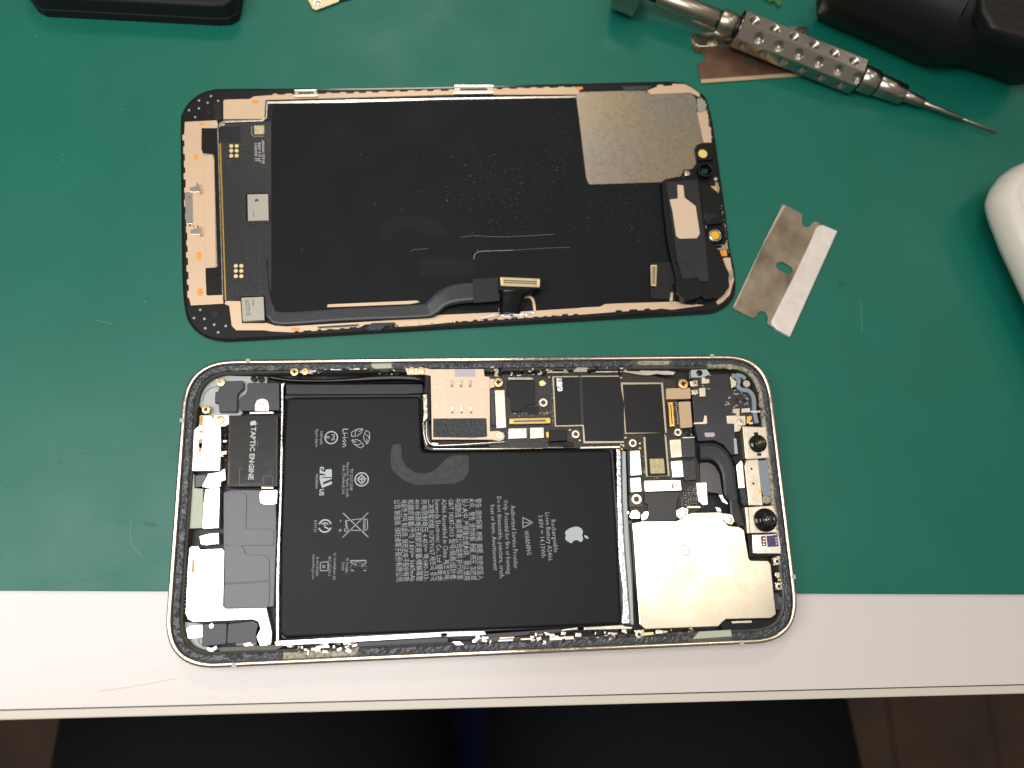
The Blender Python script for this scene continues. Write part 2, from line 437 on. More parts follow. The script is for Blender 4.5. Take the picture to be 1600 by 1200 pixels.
# table: white laminate top with a banded front edge
tb = thing('table', 'white laminate table top with a pale banded front edge, under the green mat', 'table', (0, 0, -750))
FA, FB = P(0, 1125.5, -1), P(1600, 1084, -1)          # outer front edge
fd = (Vector(FB)-Vector(FA)).normalized(); fn = Vector((-fd.y, fd.x))
A0 = Vector(FA)-fd*480; B0 = Vector(FB)+fd*520
def off(v, d): q = v+fn*d; return (q.x, q.y)
prism('tabletop', tb, 'white_laminate', [off(A0, 2.45), off(B0, 2.45), off(B0, 760), off(A0, 760)], -26, -1)
prism('edge_band', tb, 'edge_band', [off(A0, 0), off(B0, 0), off(B0, 2.2), off(A0, 2.2)], -26.5, -1.02, 0, .35)
prism('joint_line', tb, 'dark_line', [off(A0, 2.2), off(B0, 2.2), off(B0, 2.45), off(A0, 2.45)], -24, -1.12)
for sx, sy in ((60, 60), (940, 60), (60, 690), (940, 690)):
    q = A0+fd*sx*1.25+fn*sy
    prism('leg', tb, 'tool_shaft', [(q.x-20, q.y-20), (q.x+20, q.y-20), (q.x+20, q.y+20), (q.x-20, q.y+20)], -749, -27, 3)
stroke('scratch', tb, 'scratch_tan', 'P', '155,1080 200,1074 240,1067 276,1060', -1, -.985, .12)

# green mat
ma = thing('work_mat', 'large dark green vinyl work mat covering most of the white table', 'mat', (0, 0, -1))
G0, G1 = Vector(P(0, 923, 0)), Vector(P(1600, 929, 0)); gd = (G1-G0).normalized(); gn = Vector((-gd.y, gd.x))
def mo(u, d): q = G0+gd*u+gn*d; return (q.x, q.y)
prism('mat_sheet', ma, 'mat_vinyl', [mo(-250, 0), mo(700, 0), mo(700, 480), mo(-250, 480)], -.99, 0, 4, .12)
def blotch(name, fr, s, z, mat, j=.25):
    p = smooth_line(T(fr, s, z)+[T(fr, s, z)[0]], 4)
    p = [(x+random.uniform(-j, j), y+random.uniform(-j, j)) for x, y in p]
    return prism(name, ma, mat, p, 0, z)
blotch('stain', 'P', '222,812 236,817 248,820 240,824 226,820', .012, 'stain_dark', .1)
blotch('stain', 'P', '1310,440 1322,442 1321,447 1311,446', .012, 'stain_dark', .1)
for s in ('257,840 259,856', '176,820 200,814', '255,714 278,715', '1105,460 1106,480', '92,913 140,905 190,896', '118,704 116,712', '235,876 280,868'):
    stroke('crease', ma, 'stain_dark', 'P', s, 0, .01, .16)
for s in ('205,812 203,835 210,856 224,872', '1345,470 1347,520', '150,500 175,506'):
    stroke('scuff', ma, 'scuff_light', 'P', s, 0, .01, .14)
specks('dust', ma, 'dust_white', 110, lambda: P(random.uniform(0, 1600), random.uniform(0, 900), 0), .01, (.05, .16))
specks('dust', ma, 'stain_dark', 90, lambda: P(random.uniform(0, 1600), random.uniform(0, 900), 0), .01, (.06, .25))
specks('dust', ma, 'scuff_light', 260, lambda: P(random.gauss(190, 90), random.gauss(640, 160), 0), .01, (.06, .2))

# ================================================================== opened phone housing
ph = thing('phone_housing', 'opened gold-framed phone body with battery and circuit boards showing, across the mat edge', 'phone', (0, 0, -1))
HW, HH = 80.4, 39.05
def outline(step=.5):
    a = 14.0; n = 2.6; pts = []
    def corner(cx, cy, sx, sy, rev):
        L = []
        K = 36
        for i in range(K+1):
            t = PI/2*i/K; x = max(math.cos(t), 0)**(2/n); y = max(math.sin(t), 0)**(2/n); L.append((cx+sx*a*x, cy+sy*a*y))
        return L[::-1] if rev else L
    def seg(p, q):
        d = math.dist(p, q); m = int(d/step); return [(p[0]+(q[0]-p[0])*i/m, p[1]+(q[1]-p[1])*i/m) for i in range(1, m)]
    cs = [corner(HW-a, HH-a, 1, 1, False), corner(-HW+a, HH-a, -1, 1, True), corner(-HW+a, -HH+a, -1, -1, False), corner(HW-a, -HH+a, 1, -1, True)]
    for i, c in enumerate(cs):
        pts += c; pts += seg(c[-1], cs[(i+1) % 4][0])
    return pts
OUT = outline()
NR = []
for i in range(len(OUT)):
    a, b = Vector(OUT[i-1]), Vector(OUT[(i+1) % len(OUT)]); d = (b-a).normalized(); NR.append(Vector((-d.y, d.x)))
def sweep(name, parent, mat, prof, keep=None, jit=None, smooth=True):
    V = []; F = []; m = len(prof); n = len(OUT); ok = []
    for i in range(n):
        p = Vector(OUT[i]); ok.append(keep(*OUT[i]) if keep else True)
        for k, (d, z) in enumerate(prof):
            jd = jz = 0
            if jit and 0 < k < m-1: jz = random.gauss(0, jit); jd = random.gauss(0, jit*.8)
            q = p+NR[i]*(d+jd); V.append((q.x, q.y, z+jz))
    for i in range(n):
        j = (i+1) % n
        if ok[i] and ok[j]:
            for k in range(m-1): F.append((i*m+k, j*m+k, j*m+k+1, i*m+k+1))
    return link(name, V, F, mat, parent, smooth)
ZR = 6.5
sweep('side_frame', ph, 'gold_steel', [(1.2, .5), (.45, .05), (.12, .2), (0, .7), (0, ZR-.8), (.08, ZR-.45), (.25, ZR-.18), (.5, ZR-.04), (.8, ZR), (1.1, ZR-.05), (1.27, ZR-.18), (1.36, ZR-.5), (1.4, 1)])
prism('back_glass', ph, 'glass_black', [(x+nr.x*1, y+nr.y*1) for (x, y), nr in zip(OUT, NR)], -.3, 1.0)
sweep('inner_ledge', ph, 'ledge_plastic', [(1.38, 5.5), (3.6, 5.35), (3.75, 5.0), (3.8, 1)])
gaps = [P(*q) for q in ((576, 570), (612, 570))]
def glue_keep(x, y):
    if y > 30 and P(577, 572, 6)[0] < x < P(611, 572, 6)[0]: return False
    if y > 30 and P(990, 565, 6)[0] < x < P(1052, 565, 6)[0]: return False
    if y < -30 and P(442, 1020, 6)[0] < x < P(556, 1020, 6)[0]: return False
    if y < -30 and P(1076, 1000, 6)[0] < x < P(1145, 1000, 6)[0]: return False
    return True
sweep('adhesive_strip', ph, 'adhesive_black', [(1.5, 5.5), (1.56, 5.8), (1.85, 5.9), (2.3, 5.92), (2.75, 5.9), (3.05, 5.84), (3.2, 5.5)], glue_keep, .07, False)
def wornk(x, y): return (x > 58 and y > 5)
sweep('adhesive_strip', ph, 'worn_ledge', [(2.75, 5.6), (2.8, 6.02), (3.2, 6.06), (3.6, 6.0), (3.9, 5.3)], lambda x, y: x > 62 and y > -12, .1)
# radio lines across the frame
for fr, u, ang in (('I', '1050,105', 0), ('I', '212,845', 1), ('O', '612,48', 0), ('K', '608,1142', 0), ('S', '1294,565', 1), ('S', '918,1027', 0)):
    x, y = T(fr, u, ZR)[0]
    i = min(range(len(OUT)), key=lambda i: (OUT[i][0]-x)**2+(OUT[i][1]-y)**2); p = Vector(OUT[i]); nn = NR[i]; t = Vector((nn.y, -nn.x))*.55
    pl = [tuple(p-nn*.015-t), tuple(p-nn*.015+t), tuple(p+nn*1.12+t), tuple(p+nn*1.12-t)]
    prism('antenna_line', ph, 'antenna_line', pl, .6, ZR+.012)
prism('inner_floor', ph, 'cavity_dark', [(x+nr.x*1.3, y+nr.y*1.3) for (x, y), nr in zip(OUT, NR)], .9, 2.0)

# ---- left end: plastic corners, speaker plates, vibration motor
tp('corner_plastic', ph, 'pale_plastic', 'I', '395,570 440,500 560,370 700,290 900,300 1300,310 1300,400 960,800 800,830 600,830 430,650', 2, 3.6, .5, .1)
stroke('corner_rib', ph, 'pale_plastic', 'I', '480,600 495,530 540,470 610,425 660,430', 3.5, 4.1, .35)
tp('corner_plastic', ph, 'pale_plastic', 'K', '150,770 340,790 340,980 500,1000 400,1040 300,1020 200,930 160,840', 2, 3.6, .5, .1)
stroke('corner_rib', ph, 'pale_plastic', 'K', '330,900 295,920 300,960 340,980', 3.5, 4.1, .3)
tp('plastic_cover', ph, 'grey_plastic', 'I', '780,365 990,355 1005,380 1000,460 950,500 925,540 925,730 900,750 700,750 690,630 645,640 650,500 690,490 700,420', 3, 5.2, .15, .12)
tp('plastic_cover', ph, 'grey_plastic', 'I', '1050,400 1070,385 1450,385 1455,730 970,737 950,700 950,590 970,560 1030,520 1050,470', 3, 5.5, .4, .15)
tp('screw_tab', ph, 'bright_steel', 'I', '1145,740 1145,660 1170,600 1235,580 1300,600 1322,660 1322,740', 5.4, 5.62, .4, .05)
disc('rubber_plug', ph, 'black_gloss', 'I', '1125,330', .75, 3, 5.2, .3); disc('rubber_plug', ph, 'black_gloss', 'I', '1215,330', .85, 3, 5.2, .3)
tp('screw_tab', ph, 'plate_beige', 'I', '635,790 820,785 822,900 770,930 665,935 618,880', 3, 5.1, .3, .06)
tp('screw_tab', ph, 'bright_steel', 'I', '650,335 780,350 790,440 730,440 665,400', 3, 4.9, .2, .05)
screw(ph, 'I', '720,380', 55, 5.2); screw(ph, 'I', '535,720', 55, 5.2); screw(ph, 'I', '705,850', 58, 5.3); screw(ph, 'I', '1232,662', 32, 5.7)
sp = tp('speaker_plate', ph, 'bright_steel', 'P', '312,649 331,649 335,662 345,668 345.5,690 343.5,735.5 300,736 301,720 303,672 311,665', 3, 5.4, .35, .08)
for s in ('455,800 500,800 495,920 455,920', '450,980 500,980 500,1010 450,1012', '450,1090 490,1080 490,1170 500,1200 445,1200 438,1120', 'J445,20 495,20 480,60 480,130 440,130 445,80', 'J435,140 478,145 475,170 455,172'):
    tp('contact_mark', sp, 'bronze_mark', 'I', s, 5.38, 5.43)
tp('dark_gap_strip', ph, 'cavity_dark', 'J', '330,0 370,0 360,370 320,375 315,300', 2, 4.6)  # dark strip standing in for the shaded gap beside the plate
tp('speaker_cover', ph, 'sage_plastic', 'J', '322,420 388,405 392,580 500,590 490,1080 270,1090 290,600', 2, 4.6, .2, .12)
tp('black_socket', ph, 'black_gloss', 'J', '400,420 520,410 560,450 500,560 400,575', 2, 4.4, .3, .1)
tp('ground_clip', ph, 'bright_steel', 'J', '480,565 560,400 700,380 775,330 782,480 725,500 715,570 600,592', 3.4, 5.1, .2, .12)
disc('screw', ph, 'bright_steel', 'J', '605,490', .8, 4, 5.35, .15)
tp('bright_bracket', ph, 'bright_steel', 'J', '525,595 710,580 695,1080 490,1092 500,800', 3, 5.2, .3, .1)
tp('ground_clip', ph, 'bright_steel', 'K', '308,42 400,18 472,14 476,110 420,112 370,121 320,112', 3, 5.2, .2, .1)
screw(ph, 'K', '382,55', 20, 5.3, 'screw_pale')
# ribbed mesh by the left wall
parts = [boxd(*T('K', '172,%d' % v, 5.1)[0], 3.4, 5.1, 1.6, .22) for v in range(150, 720, 34)]
stuff(merge('ribbed_grille', ph, 'grey_plastic', parts))
tp('ribbed_grille_bar', ph, 'grey_plastic', 'K', '150,140 162,140 158,700 148,700', 3, 5.15)
# vibration motor
te = tp('vibration_motor', ph, 'motor_bronze', 'P', '357.5,649 434.5,648 434,760.5 354,761', 2, 5.5, .5, .25)
tp('motor_label', te, 'label_black', 'P', '359.5,650.5 432.2,649.5 431.8,758.3 356.5,758.8', 5.4, 5.56, .2, .04)
tp('motor_bracket', te, 'plate_beige', 'I', '1080,750 1375,745 1385,770 1080,775', 4, 5.6, 0, .04)
tp('motor_bracket', te, 'plate_beige', 'J', '1230,565 1375,568 1378,588 1230,588', 4, 5.5, 0, .04)
text(te, 'ink_white', 'TAPTIC ENGINE', (396.5, 667), (392, 749.5), 1.3, 5.575, bold=.02)
apple(te, 'ink_white', (397, 661.5), 2.0, 5.58)
for s in ('950,540 955,350 990,330', '1250,530 1250,430 1370,430 1370,525', '820,530 830,250', '1215,525 1050,530 950,545', '1180,0 1175,60'):
    stroke('embossed_line', te, 'flex_line', 'J', s, 5.55, 5.572, .1, False)
stuff(merge('motor_contacts', te, 'flex_line', [boxd(*T('J', s, 5.57)[0], 5.5, 5.575, .1, .13) for s in ('1265,60', '1265,110', '1260,150', '1315,60', '1260,240', '1200,240', '1255,285', '1310,240', '1300,290')]))
rubble('board_crumbs', ph, 'J', '760,-150 745,0 760,160 760,260', 16, 1.2, 3.4, 5.0, ['nickel', 'black_plastic', 'black_plastic', 'gold_steel'], (.5, 1.1))
# grey loudspeaker module
ls = tp('loudspeaker_module', ph, 'grey_sheen', 'P', '349,769 364,765 431,766 432,835 428,948 350,952 349,850', 2, 4.9, .4, .15)
tp('raised_panel', ls, 'grey_sheen', 'J', '785,1300 782,700 800,650 850,622 980,625 1030,650 1045,700 1035,1090 1340,1090 1385,1130 1380,1300 KV0,0'.replace(' KV0,0', ''), 4.9, 5.08, .2, .08)
tp('raised_panel', ls, 'grey_sheen', 'K', '520,122 660,117 690,150 700,190 740,202 860,202 903,235 908,422 520,446', 4.9, 5.1, .3, .08)
tp('raised_panel', ls, 'grey_sheen', 'K', '520,454 908,430 905,600 885,655 515,658', 4.9, 5.1, .3, .08)
tp('screw_tab', ph, 'bright_steel', 'J', '1200,650 1225,612 1428,602 1420,780 1270,792 1212,765', 4.5, 5.35, .4, .08)
screw(ph, 'J', '1300,690', 20, 5.42, 'screw_pale')
sp = tp('speaker_plate', ph, 'bright_steel', 'K', '222,150 240,128 300,128 315,155 505,148 520,170 510,640 530,662 880,655 892,720 908,780 925,860 920,960 830,992 795,900 830,830 810,770 760,750 260,775 210,750 190,700 210,300', 3.5, 5.5, .35, .1)
for s in ('245,240 268,240 268,355 240,358', '340,678 430,668 430,682 340,688', '300,740 330,725 370,722 330,735'):
    tp('contact_mark', sp, 'bronze_mark', 'K', s, 5.48, 5.53)
tp('plastic_cover', ph, 'grey_plastic', 'K', '337,790 543,786 538,960 328,984', 3, 4.9, .3, .1)
tp('plastic_cover', ph, 'grey_plastic', 'K', '551,790 770,765 812,790 790,880 800,950 620,952 543,958', 3, 4.95, .5, .1)
disc('locating_pin', ph, 'bright_steel', 'K', '410,808', .6, 4.5, 5.0, .1)
tp('screw_tab', ph, 'bright_steel', 'K', '195,830 230,808 335,798 335,905 212,918', 3, 4.9, .2, .08); screw(ph, 'K', '250,852', 26, 4.95, 'screw_pale')
tp('ground_clip', ph, 'bright_steel', 'K', '370,985 410,1000 450,975 465,995 410,1035 375,1015', 3, 4.8, .3, .1)
tp('black_socket', ph, 'black_gloss', 'K', '610,950 690,942 800,945 800,972 620,982', 3, 5.0, .1, .1)
tp('ground_clip', ph, 'nickel', 'K', '680,960 745,945 750,965 700,990', 4.8, 5.2, .1, .05); screw(ph, 'K', '748,985', 24, 5.1, 'screw_gold')
tp('ledge_tab', ph, 'ledge_plastic', 'K', '470,990 1020,965 1042,975 960,1015 700,1020 480,1030', 4.6, 5.6, .2, .1)

# ---- battery
tp('battery_tray', ph, 'black_gloss', 'P', '441,601 664,598 668,700 985,697 990,985 431,1006 433,860', 2, 2.8)
bt = tp('battery', ph, 'battery_wrap', 'P', '447,621 657,619 660,705 956,703 960,760 966,850 972,976 700,987 445,997.5 436.5,990 438,850 443,700', 2.8, 5.3, 1.3, .8, seg=6)
lab(bt, 'black battery with grey printed text')
tp('end_flap', bt, 'battery_side', 'L', '95,242 1422,242 1428,335 1250,347 100,352', 3, 5.2, .3, .35)
tp('flap_step', bt, 'battery_side', 'L', '88,352 1395,345 1400,375 1300,372 200,375 95,400', 3, 4.7, .3, .2)
tp('edge_fold', bt, 'black_gloss', 'P', '445,600 661,597 663,702 961,699 965,760 971,850 978,981 700,993 440,1002.5 433,991 435,850 440,700', 2.7, 4.6, .9, .8)
prs = tp('adhesive_residue', bt, 'residue', 'h', '232,520 220,420 224,330 245,255 335,240 342,310 350,420 400,500 500,572 620,582 720,545 800,470 870,400 960,372 1105,375 1108,560 1050,650 950,695 800,702 500,712 380,662 270,580', 5.29, 5.325, .5)
def bl(s, x0, y0, x1, y1, h=1.25, mat='battery_ink_small', **k): text(bt, mat, s, (x0, y0), (x1, y1), h, 5.335, **k)
def vl(s, u, v0, v1, h=1.25, **k):
    x = 640+u/5.0; dx = (v1-v0)/5*.012; bl(s, x-2, 760+v0/5, x+3, 760+v1/5, h, **k)
vl('Rechargeable', 1133, 260, 515); vl('Li-ion Battery A2466', 1087, 205, 580); vl('3.83V \u2393 14.13Wh', 1033, 225, 555); vl('WARNING', 922, 345, 535, 1.3)
vl('Authorized Service Provider', 818, 148, 640); vl('Only. Potential for fire or burning.', 763, 105, 690); vl('Do not disassemble, puncture, crush,', 710, 80, 720); vl('heat or burn. Avertissement', 660, 145, 655)
cj = ['\u8b66\u544a: \u8acb\u52ff\u62c6\u89e3, \u523a\u7834, \u64e0\u58d3, \u52a0\u71b1\u6216\u6295\u5165', '\u706b\u4e2d\u3002\u8b66\u544a: \u8bf7\u52ff\u62c6\u89e3, \u523a\u7834, \u6324\u538b, \u52a0\u70ed\u6216', '\u6295\u5165\u706b\u4e2d, \u4e25\u7981\u649e\u51fb\u6216\u706b\u70e7\u3002\u7981\u6b62\u4f7f\u7528',
      '\u4e2d\u56fd\u5236\u9020 \u7f8e\u56fd\u82f9\u679c\u516c\u53f8\u76d1\u5236 \u6267\u884c\u6807\u51c6:', 'GB/T 18287-2013 \u578b\u53f7/\u9298\u677f/\u8a2d\u8a08\u8005:', 'A2466 Assembled in China \uc81c\uc870\uc5c5\uccb4:', 'Sunwoda Electronic Co., Ltd \u9502\u7535\u6c60',
      '\u4e8c\u6b21\u9502\u96fb\u6c60\u7d44 1ICP5/91/67 \uc81c\uc870\uad6d \uc911\uad6d', '\u5145\u7535\u9650\u5236\u7535\u538b 4.45V\u2393 \ud329:080-333-', '4000 \u6807\u79f0\u7535\u538b\u548c\u989d\u5b9a\u5bb9\u91cf/\u6a19\u7a31\u96fb\u58d3', '\u548c\u984d\u5b9a\u5bb9\u91cf/\uc815\uaca9: 3.83V\u2393 3687mAh',
      '\uc81c\ud488\uba85:\uc804\uc9c0 \u5236\u9020\u5546: \u6b23\u65fa\u8fbe\u7535\u5b50\u80a1\u4efd\u6709\u9650', '\u516c\u53f8 \u88fd\u9020\u5546: \u6b23\u65fa\u9054\u96fb\u5b50\u80a1\u4efd\u6709\u9650\u516c\u53f8']
for i, s in enumerate(cj):
    u = 545-i*52.9; bl(s, 640+u/5-2.0, 779+i*.15, 640+u/5+1.8, 906+i*.2, 1.32)
# warning triangle
def ink(parts, fr, s, wd, closed=False, z=5.335, smooth=False):
    p = T(fr, s, z)
    if smooth: p = smooth_line(p, 5)
    if closed: p = p+[p[0]]
    for a, b in zip(p, p[1:]):
        d = Vector(b)-Vector(a)
        if d.length < 1e-5: continue
        n_ = Vector((-d.y, d.x)).normalized()*wd/2; e = d.normalized()*wd*.3; a = Vector(a)-e; b = Vector(b)+e
        parts.append(([(*(a+n_), z), (*(a-n_), z), (*(b-n_), z), (*(b+n_), z)], [(0, 1, 2, 3)]))
def ringp(parts, fr, c, r, wd, z=5.335, a0=0, a1=2*PI, n=28):
    x, y = T(fr, c, z)[0]; V = []; F = []
    for i in range(n+1):
        a = a0+(a1-a0)*i/n
        for q in (r-wd/2, r+wd/2): V.append((x+q*math.cos(a), y+q*math.sin(a), z))
    for i in range(n): F.append((2*i, 2*i+1, 2*i+3, 2*i+2))
    parts.append((V, F))
def blp(fr, s, a, b, h, **k): p = px(fr, a+' '+b); bl(s, *p[0], *p[1], h, **k)
g = []; ink(g, 'V', '885,242 885,322 962,283', .24, True); ink(g, 'V', '905,283 938,283', .2); ink(g, 'V', '893,283 897,283', .2); merge('warning_symbol', bt, 'battery_ink_small', g)
apple(bt, 'battery_ink', (901.5, 836.5), 6.3, 5.34)
# recycling arrows
g = []
for k in range(3):
    a = 2*PI*k/3
    def rt(s):
        o = []
        for t in s.split():
            u, v = map(float, t.split(',')); o.append('%f,%f' % (1000+u*math.cos(a)-v*math.sin(a), 328+u*math.sin(a)+v*math.cos(a)))
        return ' '.join(o)
    ink(g, 'T', rt('-60,-14 -105,-16 -105,-62 -32,-104 18,-100 6,-52 -42,-18'), .17); ink(g, 'T', rt('-60,-14 -62,-60 -32,-104'), .15); ink(g, 'T', rt('-20,-70 20,-112 30,-88'), .15)
merge('recycling_symbol', bt, 'battery_ink', g)
blp('T', 'Li-ion', '825,225', '822,437', 1.55, mat='battery_ink')
g = []; ringp(g, 'T', '657,328', 1.62, .3); merge('approval_ring', bt, 'battery_ink', g)
blp('T', 'PS', '680,292', '680,362', .85, mat='battery_ink'); blp('T', 'E', '618,312', '618,345', .85, mat='battery_ink')
blp('T', '3687mAh', '545,250', '541,410', .75); blp('T', 'Apple Japan', '493,225', '489,440', .75)
g = []; ringp(g, 'T', '1013,817', 1.72, .3); ink(g, 'T', '1013,762 1062,815 1013,872 962,817', .28, True); ink(g, 'T', '1040,815 985,815', .3); ink(g, 'T', '1015,790 1015,845', .26); merge('approval_symbol', bt, 'battery_ink', g)
blp('T', 'TIS 2217-2548', '897,690', '893,945', .8); blp('T', 'Importer: Apple South', '855,620', '850,1025', .8); blp('T', 'Asia (Thailand) Ltd.', '808,650', '803,995', .8)
blp('T', 'c', '560,668', '560,708', 1.5, mat='battery_ink', bold=.03); blp('T', 'US', '548,932', '544,1008', 1.15, mat='battery_ink', bold=.03)
g = []; ink(g, 'T', '545,712 590,760 545,765 ', .0001)
def fillp(parts, fr, s, z=5.335):
    parts.append(prism_data(T(fr, s, z), z-.01, z))
fillp(g, 'T', '522,705 585,735 590,705 650,695 664,710 664,800 522,800 522,770 590,770 590,760 522,745'); fillp(g, 'T', '522,828 545,912 560,915 664,872 664,838 560,880 562,850 664,812 664,790 570,790 522,800')
merge('safety_mark', bt, 'battery_ink', g)
blp('T', 'MH48584', '490,755', '484,925', .7)
g = []; ringp(g, 'U', '425,228', 1.55, .35, a0=.3, a1=PI-.3); ringp(g, 'U', '425,228', 1.55, .35, a0=PI+.3, a1=2*PI-.3); ink(g, 'U', '395,205 430,222 418,235 455,252', .3); ringp(g, 'U', '425,228', .8, .25, a0=.3, a1=PI-.6); merge('arrow_ring_symbol', bt, 'battery_ink', g)
blp('U', 'R39121', '345,180', '343,278', .75)
g = []; ink(g, 'U', '580,120 790,320', .26); ink(g, 'U', '792,115 576,325', .22); ink(g, 'U', '605,183 745,165 785,172 788,255 760,270 620,262', .2); ink(g, 'U', '600,180 605,250', .2)
ink(g, 'U', '765,168 765,268', .18); ink(g, 'U', '752,168 752,268', .15); ringp(g, 'U', '605,262', .42, .2); ink(g, 'U', '557,178 557,192', .2); ink(g, 'U', '553,252 553,278', .18); ink(g, 'U', '540,265 567,265', .18)
ink(g, 'U', '605,183 620,262', .18); merge('crossed_bin_symbol', bt, 'battery_ink_small', g)
g = []; ink(g, 'U', '642,525 778,523', .3); ink(g, 'U', '778,523 778,535 735,575', .28); ink(g, 'U', '642,538 690,560', .28)
ink(g, 'U', '642,608 648,570 690,540 735,545 775,575 776,605', .28, smooth=True); ink(g, 'U', '672,608 680,580 712,568 745,582 750,608', .28, smooth=True); ink(g, 'U', '642,608 672,608', .28); ink(g, 'U', '750,608 776,606', .28); merge('certification_mark', bt, 'battery_ink_small', g)
blp('U', 'YU10086-', '614,500', '610,635', .72); blp('U', '2001D', '580,535', '578,610', .72)
blp('U', 'IS 16046(Part 2)/', '510,460', '506,690', .7); blp('U', 'IEC 62133-2', '467,490', '463,655', .7); blp('U', 'R-41140286', '362,495', '358,655', .7); blp('U', 'www.bis.gov.in', '330,470', '326,682', .7)
g = []; ink(g, 'U', '385,540 450,532 450,608 385,610', .2, True); merge('standards_mark', bt, 'battery_ink_small', g); blp('U', '8', '415,560', '415,588', .8)

# steel lips around the battery
bmat = 'silver_foil'
tp('battery_wall', ph, 'silver_foil', 'P', '438.5,598 446,598 443,604 443,640 441,690 442,700 440,790 438,840 436,920 436,1001 431,1002 431,920 433,850 436,790 438,700 439,640', 2, 5.6, .3, .2)
tp('battery_wall', ph, 'bright_steel', 'W', '50,362 62,350 700,318 1600,272 1600,312 700,365 300,384 60,400', 2, 5.6, .3, .15)
tp('battery_wall', ph, 'bright_steel', 'X', '-10,232 325,225 340,252 300,256 -10,268', 2, 5.6, .1, .15)
tp('battery_wall', ph, 'grey_plastic', 'X', '340,245 900,205 905,235 620,258 350,290', 2, 5.2, .1, .15)
tp('battery_wall', ph, 'bright_steel', 'X', '905,214 1028,196 1032,212 910,222', 2, 5.5, .05, .05)
tp('battery_wall', ph, 'bright_steel', 'X', '1080,196 1370,178 1395,190 1445,192 1440,206 1080,214', 2, 5.5, .05, .05)
tp('battery_wall', ph, 'silver_foil', 'S', '12,-370 48,-365 55,0 72,300 95,600 118,900 62,905 50,890 60,800 58,640 30,420 20,0', 2, 5.2, .5, .35)
tp('battery_wall', ph, 'pale_plastic', 'S', '58,-350 82,-345 92,0 105,300 128,620 140,905 122,905 100,600 76,300 62,0', 2, 5.7, .2, .15)
tp('battery_wall', ph, 'bright_steel', 'N', '380,918 795,912 800,932 380,942', 2, 5.4, .1, .12)
# dark edge tape strip under the bottom wall
tp('edge_tape', ph, 'grey_plastic', 'W', '740,368 1600,318 1600,362 800,402 745,388', 3, 5.5, .1, .06)
for u in (1090, 1248): stroke('tape_joint', ph, 'tool_groove', 'W', '%d,345 %d,385' % (u, u+2), 5.45, 5.53, .22, False)
# top cable over the battery
Lp = px('L', '-40,160 150,188 500,198 880,168 1150,158 1400,175 1448,225'); Rp = px('L', '-60,205 160,232 500,236 860,224 1180,214 1380,226 1432,250')
loft('antenna_cable', ph, 'black_gloss', Lp, Rp, [5.2, 5.5, 5.9, 6.0, 6.0, 5.9, 5.0], .4, camber=.45)
tp('cable_end', ph, 'black_plastic', 'L', '1440,160 1490,165 1480,330 1440,340', 3, 5.4, .1, .1)
tp('flex_tail', ph, 'gold_steel', 'L', '1415,345 1465,340 1470,570 1415,640 1425,500', 3, 5.5, .1, .2)
tp('flex_tail', ph, 'black_plastic', 'L', '1468,260 1492,260 1495,600 1470,610', 3, 5.6, .1, .15)
stroke('coax_cable', ph, 'flex_dark', 'M', '140,690 160,860 180,920 240,945 500,945 1000,940 1420,925 1600,925', 4.4, 5.2, .55, r=0)
stroke('coax_cable', ph, 'black_gloss', 'M', '185,640 195,800 225,890 300,905 600,900 990,875', 4.4, 5.3, .5)
for s in ('245,941 700,941 1390,937', '1410,930 1600,930', '150,640 150,790 180,900', '175,660 180,820 235,897 420,902 990,868'):
    stroke('gilt_edge', ph, 'gold_steel', 'M', s, 5.15, 5.36, .13)

# ---- SIM reader
lb = tp('logic_board', ph, 'pcb', 'P', '764.5,586 850,583 985,578 1056,595 1062,660 1078,690 1100,745 1103,792 1083,803 985,808 981,703 880,700 764,700', 2.5, 4.7, .3, .1)
sm = tp('sim_reader', ph, 'sim_plate', 'M', '150,95 215,112 772,110 782,185 835,192 838,760 880,757 930,755 978,775 992,810 978,845 940,862 860,846 232,845 220,180 150,168', 4.6, 5.9, .25, .07)
tp('foam_pad', sm, 'foam_black', 'M', '245,625 800,622 808,815 665,825 245,820', 5.85, 6.15, .3, .1)
tp('pale_label', sm, 'lilac_label', 'M', '468,114 682,114 684,190 468,190', 5.88, 5.94, .15)
for s in ('440,255', '537,255', '630,255', '447,530', '543,530', '640,530'):
    u, v = map(int, s.split(','))
    o = tp('contact_spring', sm, 'bright_steel', 'M', '%d,%d %d,%d %d,%d %d,%d' % (u-16, v-28, u+16, v-28, u+16, v+18, u-16, v+18), 5.88, 6.12, .08, .08)
    tp('contact_slot', sm, 'brown_contact', 'M', '%d,%d %d,%d %d,%d %d,%d' % (u-12, v+26, u+12, v+26, u+12, v+42, u-12, v+42), 5.88, 5.915)
stuff(merge('rivet_dimples', sm, 'plate_beige', [prism_data(circ(*T('M', s, 5.93)[0], .26, 10), 5.88, 5.93, .02) for s in ('320,145', '320,225', '258,297', '320,297', '755,252', '795,252', '755,288', '795,288', '275,480', '275,515', '778,465', '778,505')]))
stroke('plate_crease', sm, 'plate_beige', 'M', '350,180 350,610', 5.89, 5.92, .06, False); stroke('plate_crease', sm, 'plate_beige', 'M', '360,322 740,322 740,600', 5.89, 5.92, .06, False)
standoff(sm, 'M', '935,805', 36, 6.0)
tp('sim_tab', sm, 'sim_plate', 'M', '835,212 900,212 905,290 835,312', 4.7, 5.7, .1, .05)
screw(lb, 'M', '925,250', 55, 6.0); screw(ph, 'M', '20,125', 42, 6.1); screw(ph, 'M', '118,128', 45, 6.1)
tp('ground_clip', ph, 'plate_beige', 'L', '1250,95 1440,92 1432,157 1275,157', 5, 6.0, .2, .08)
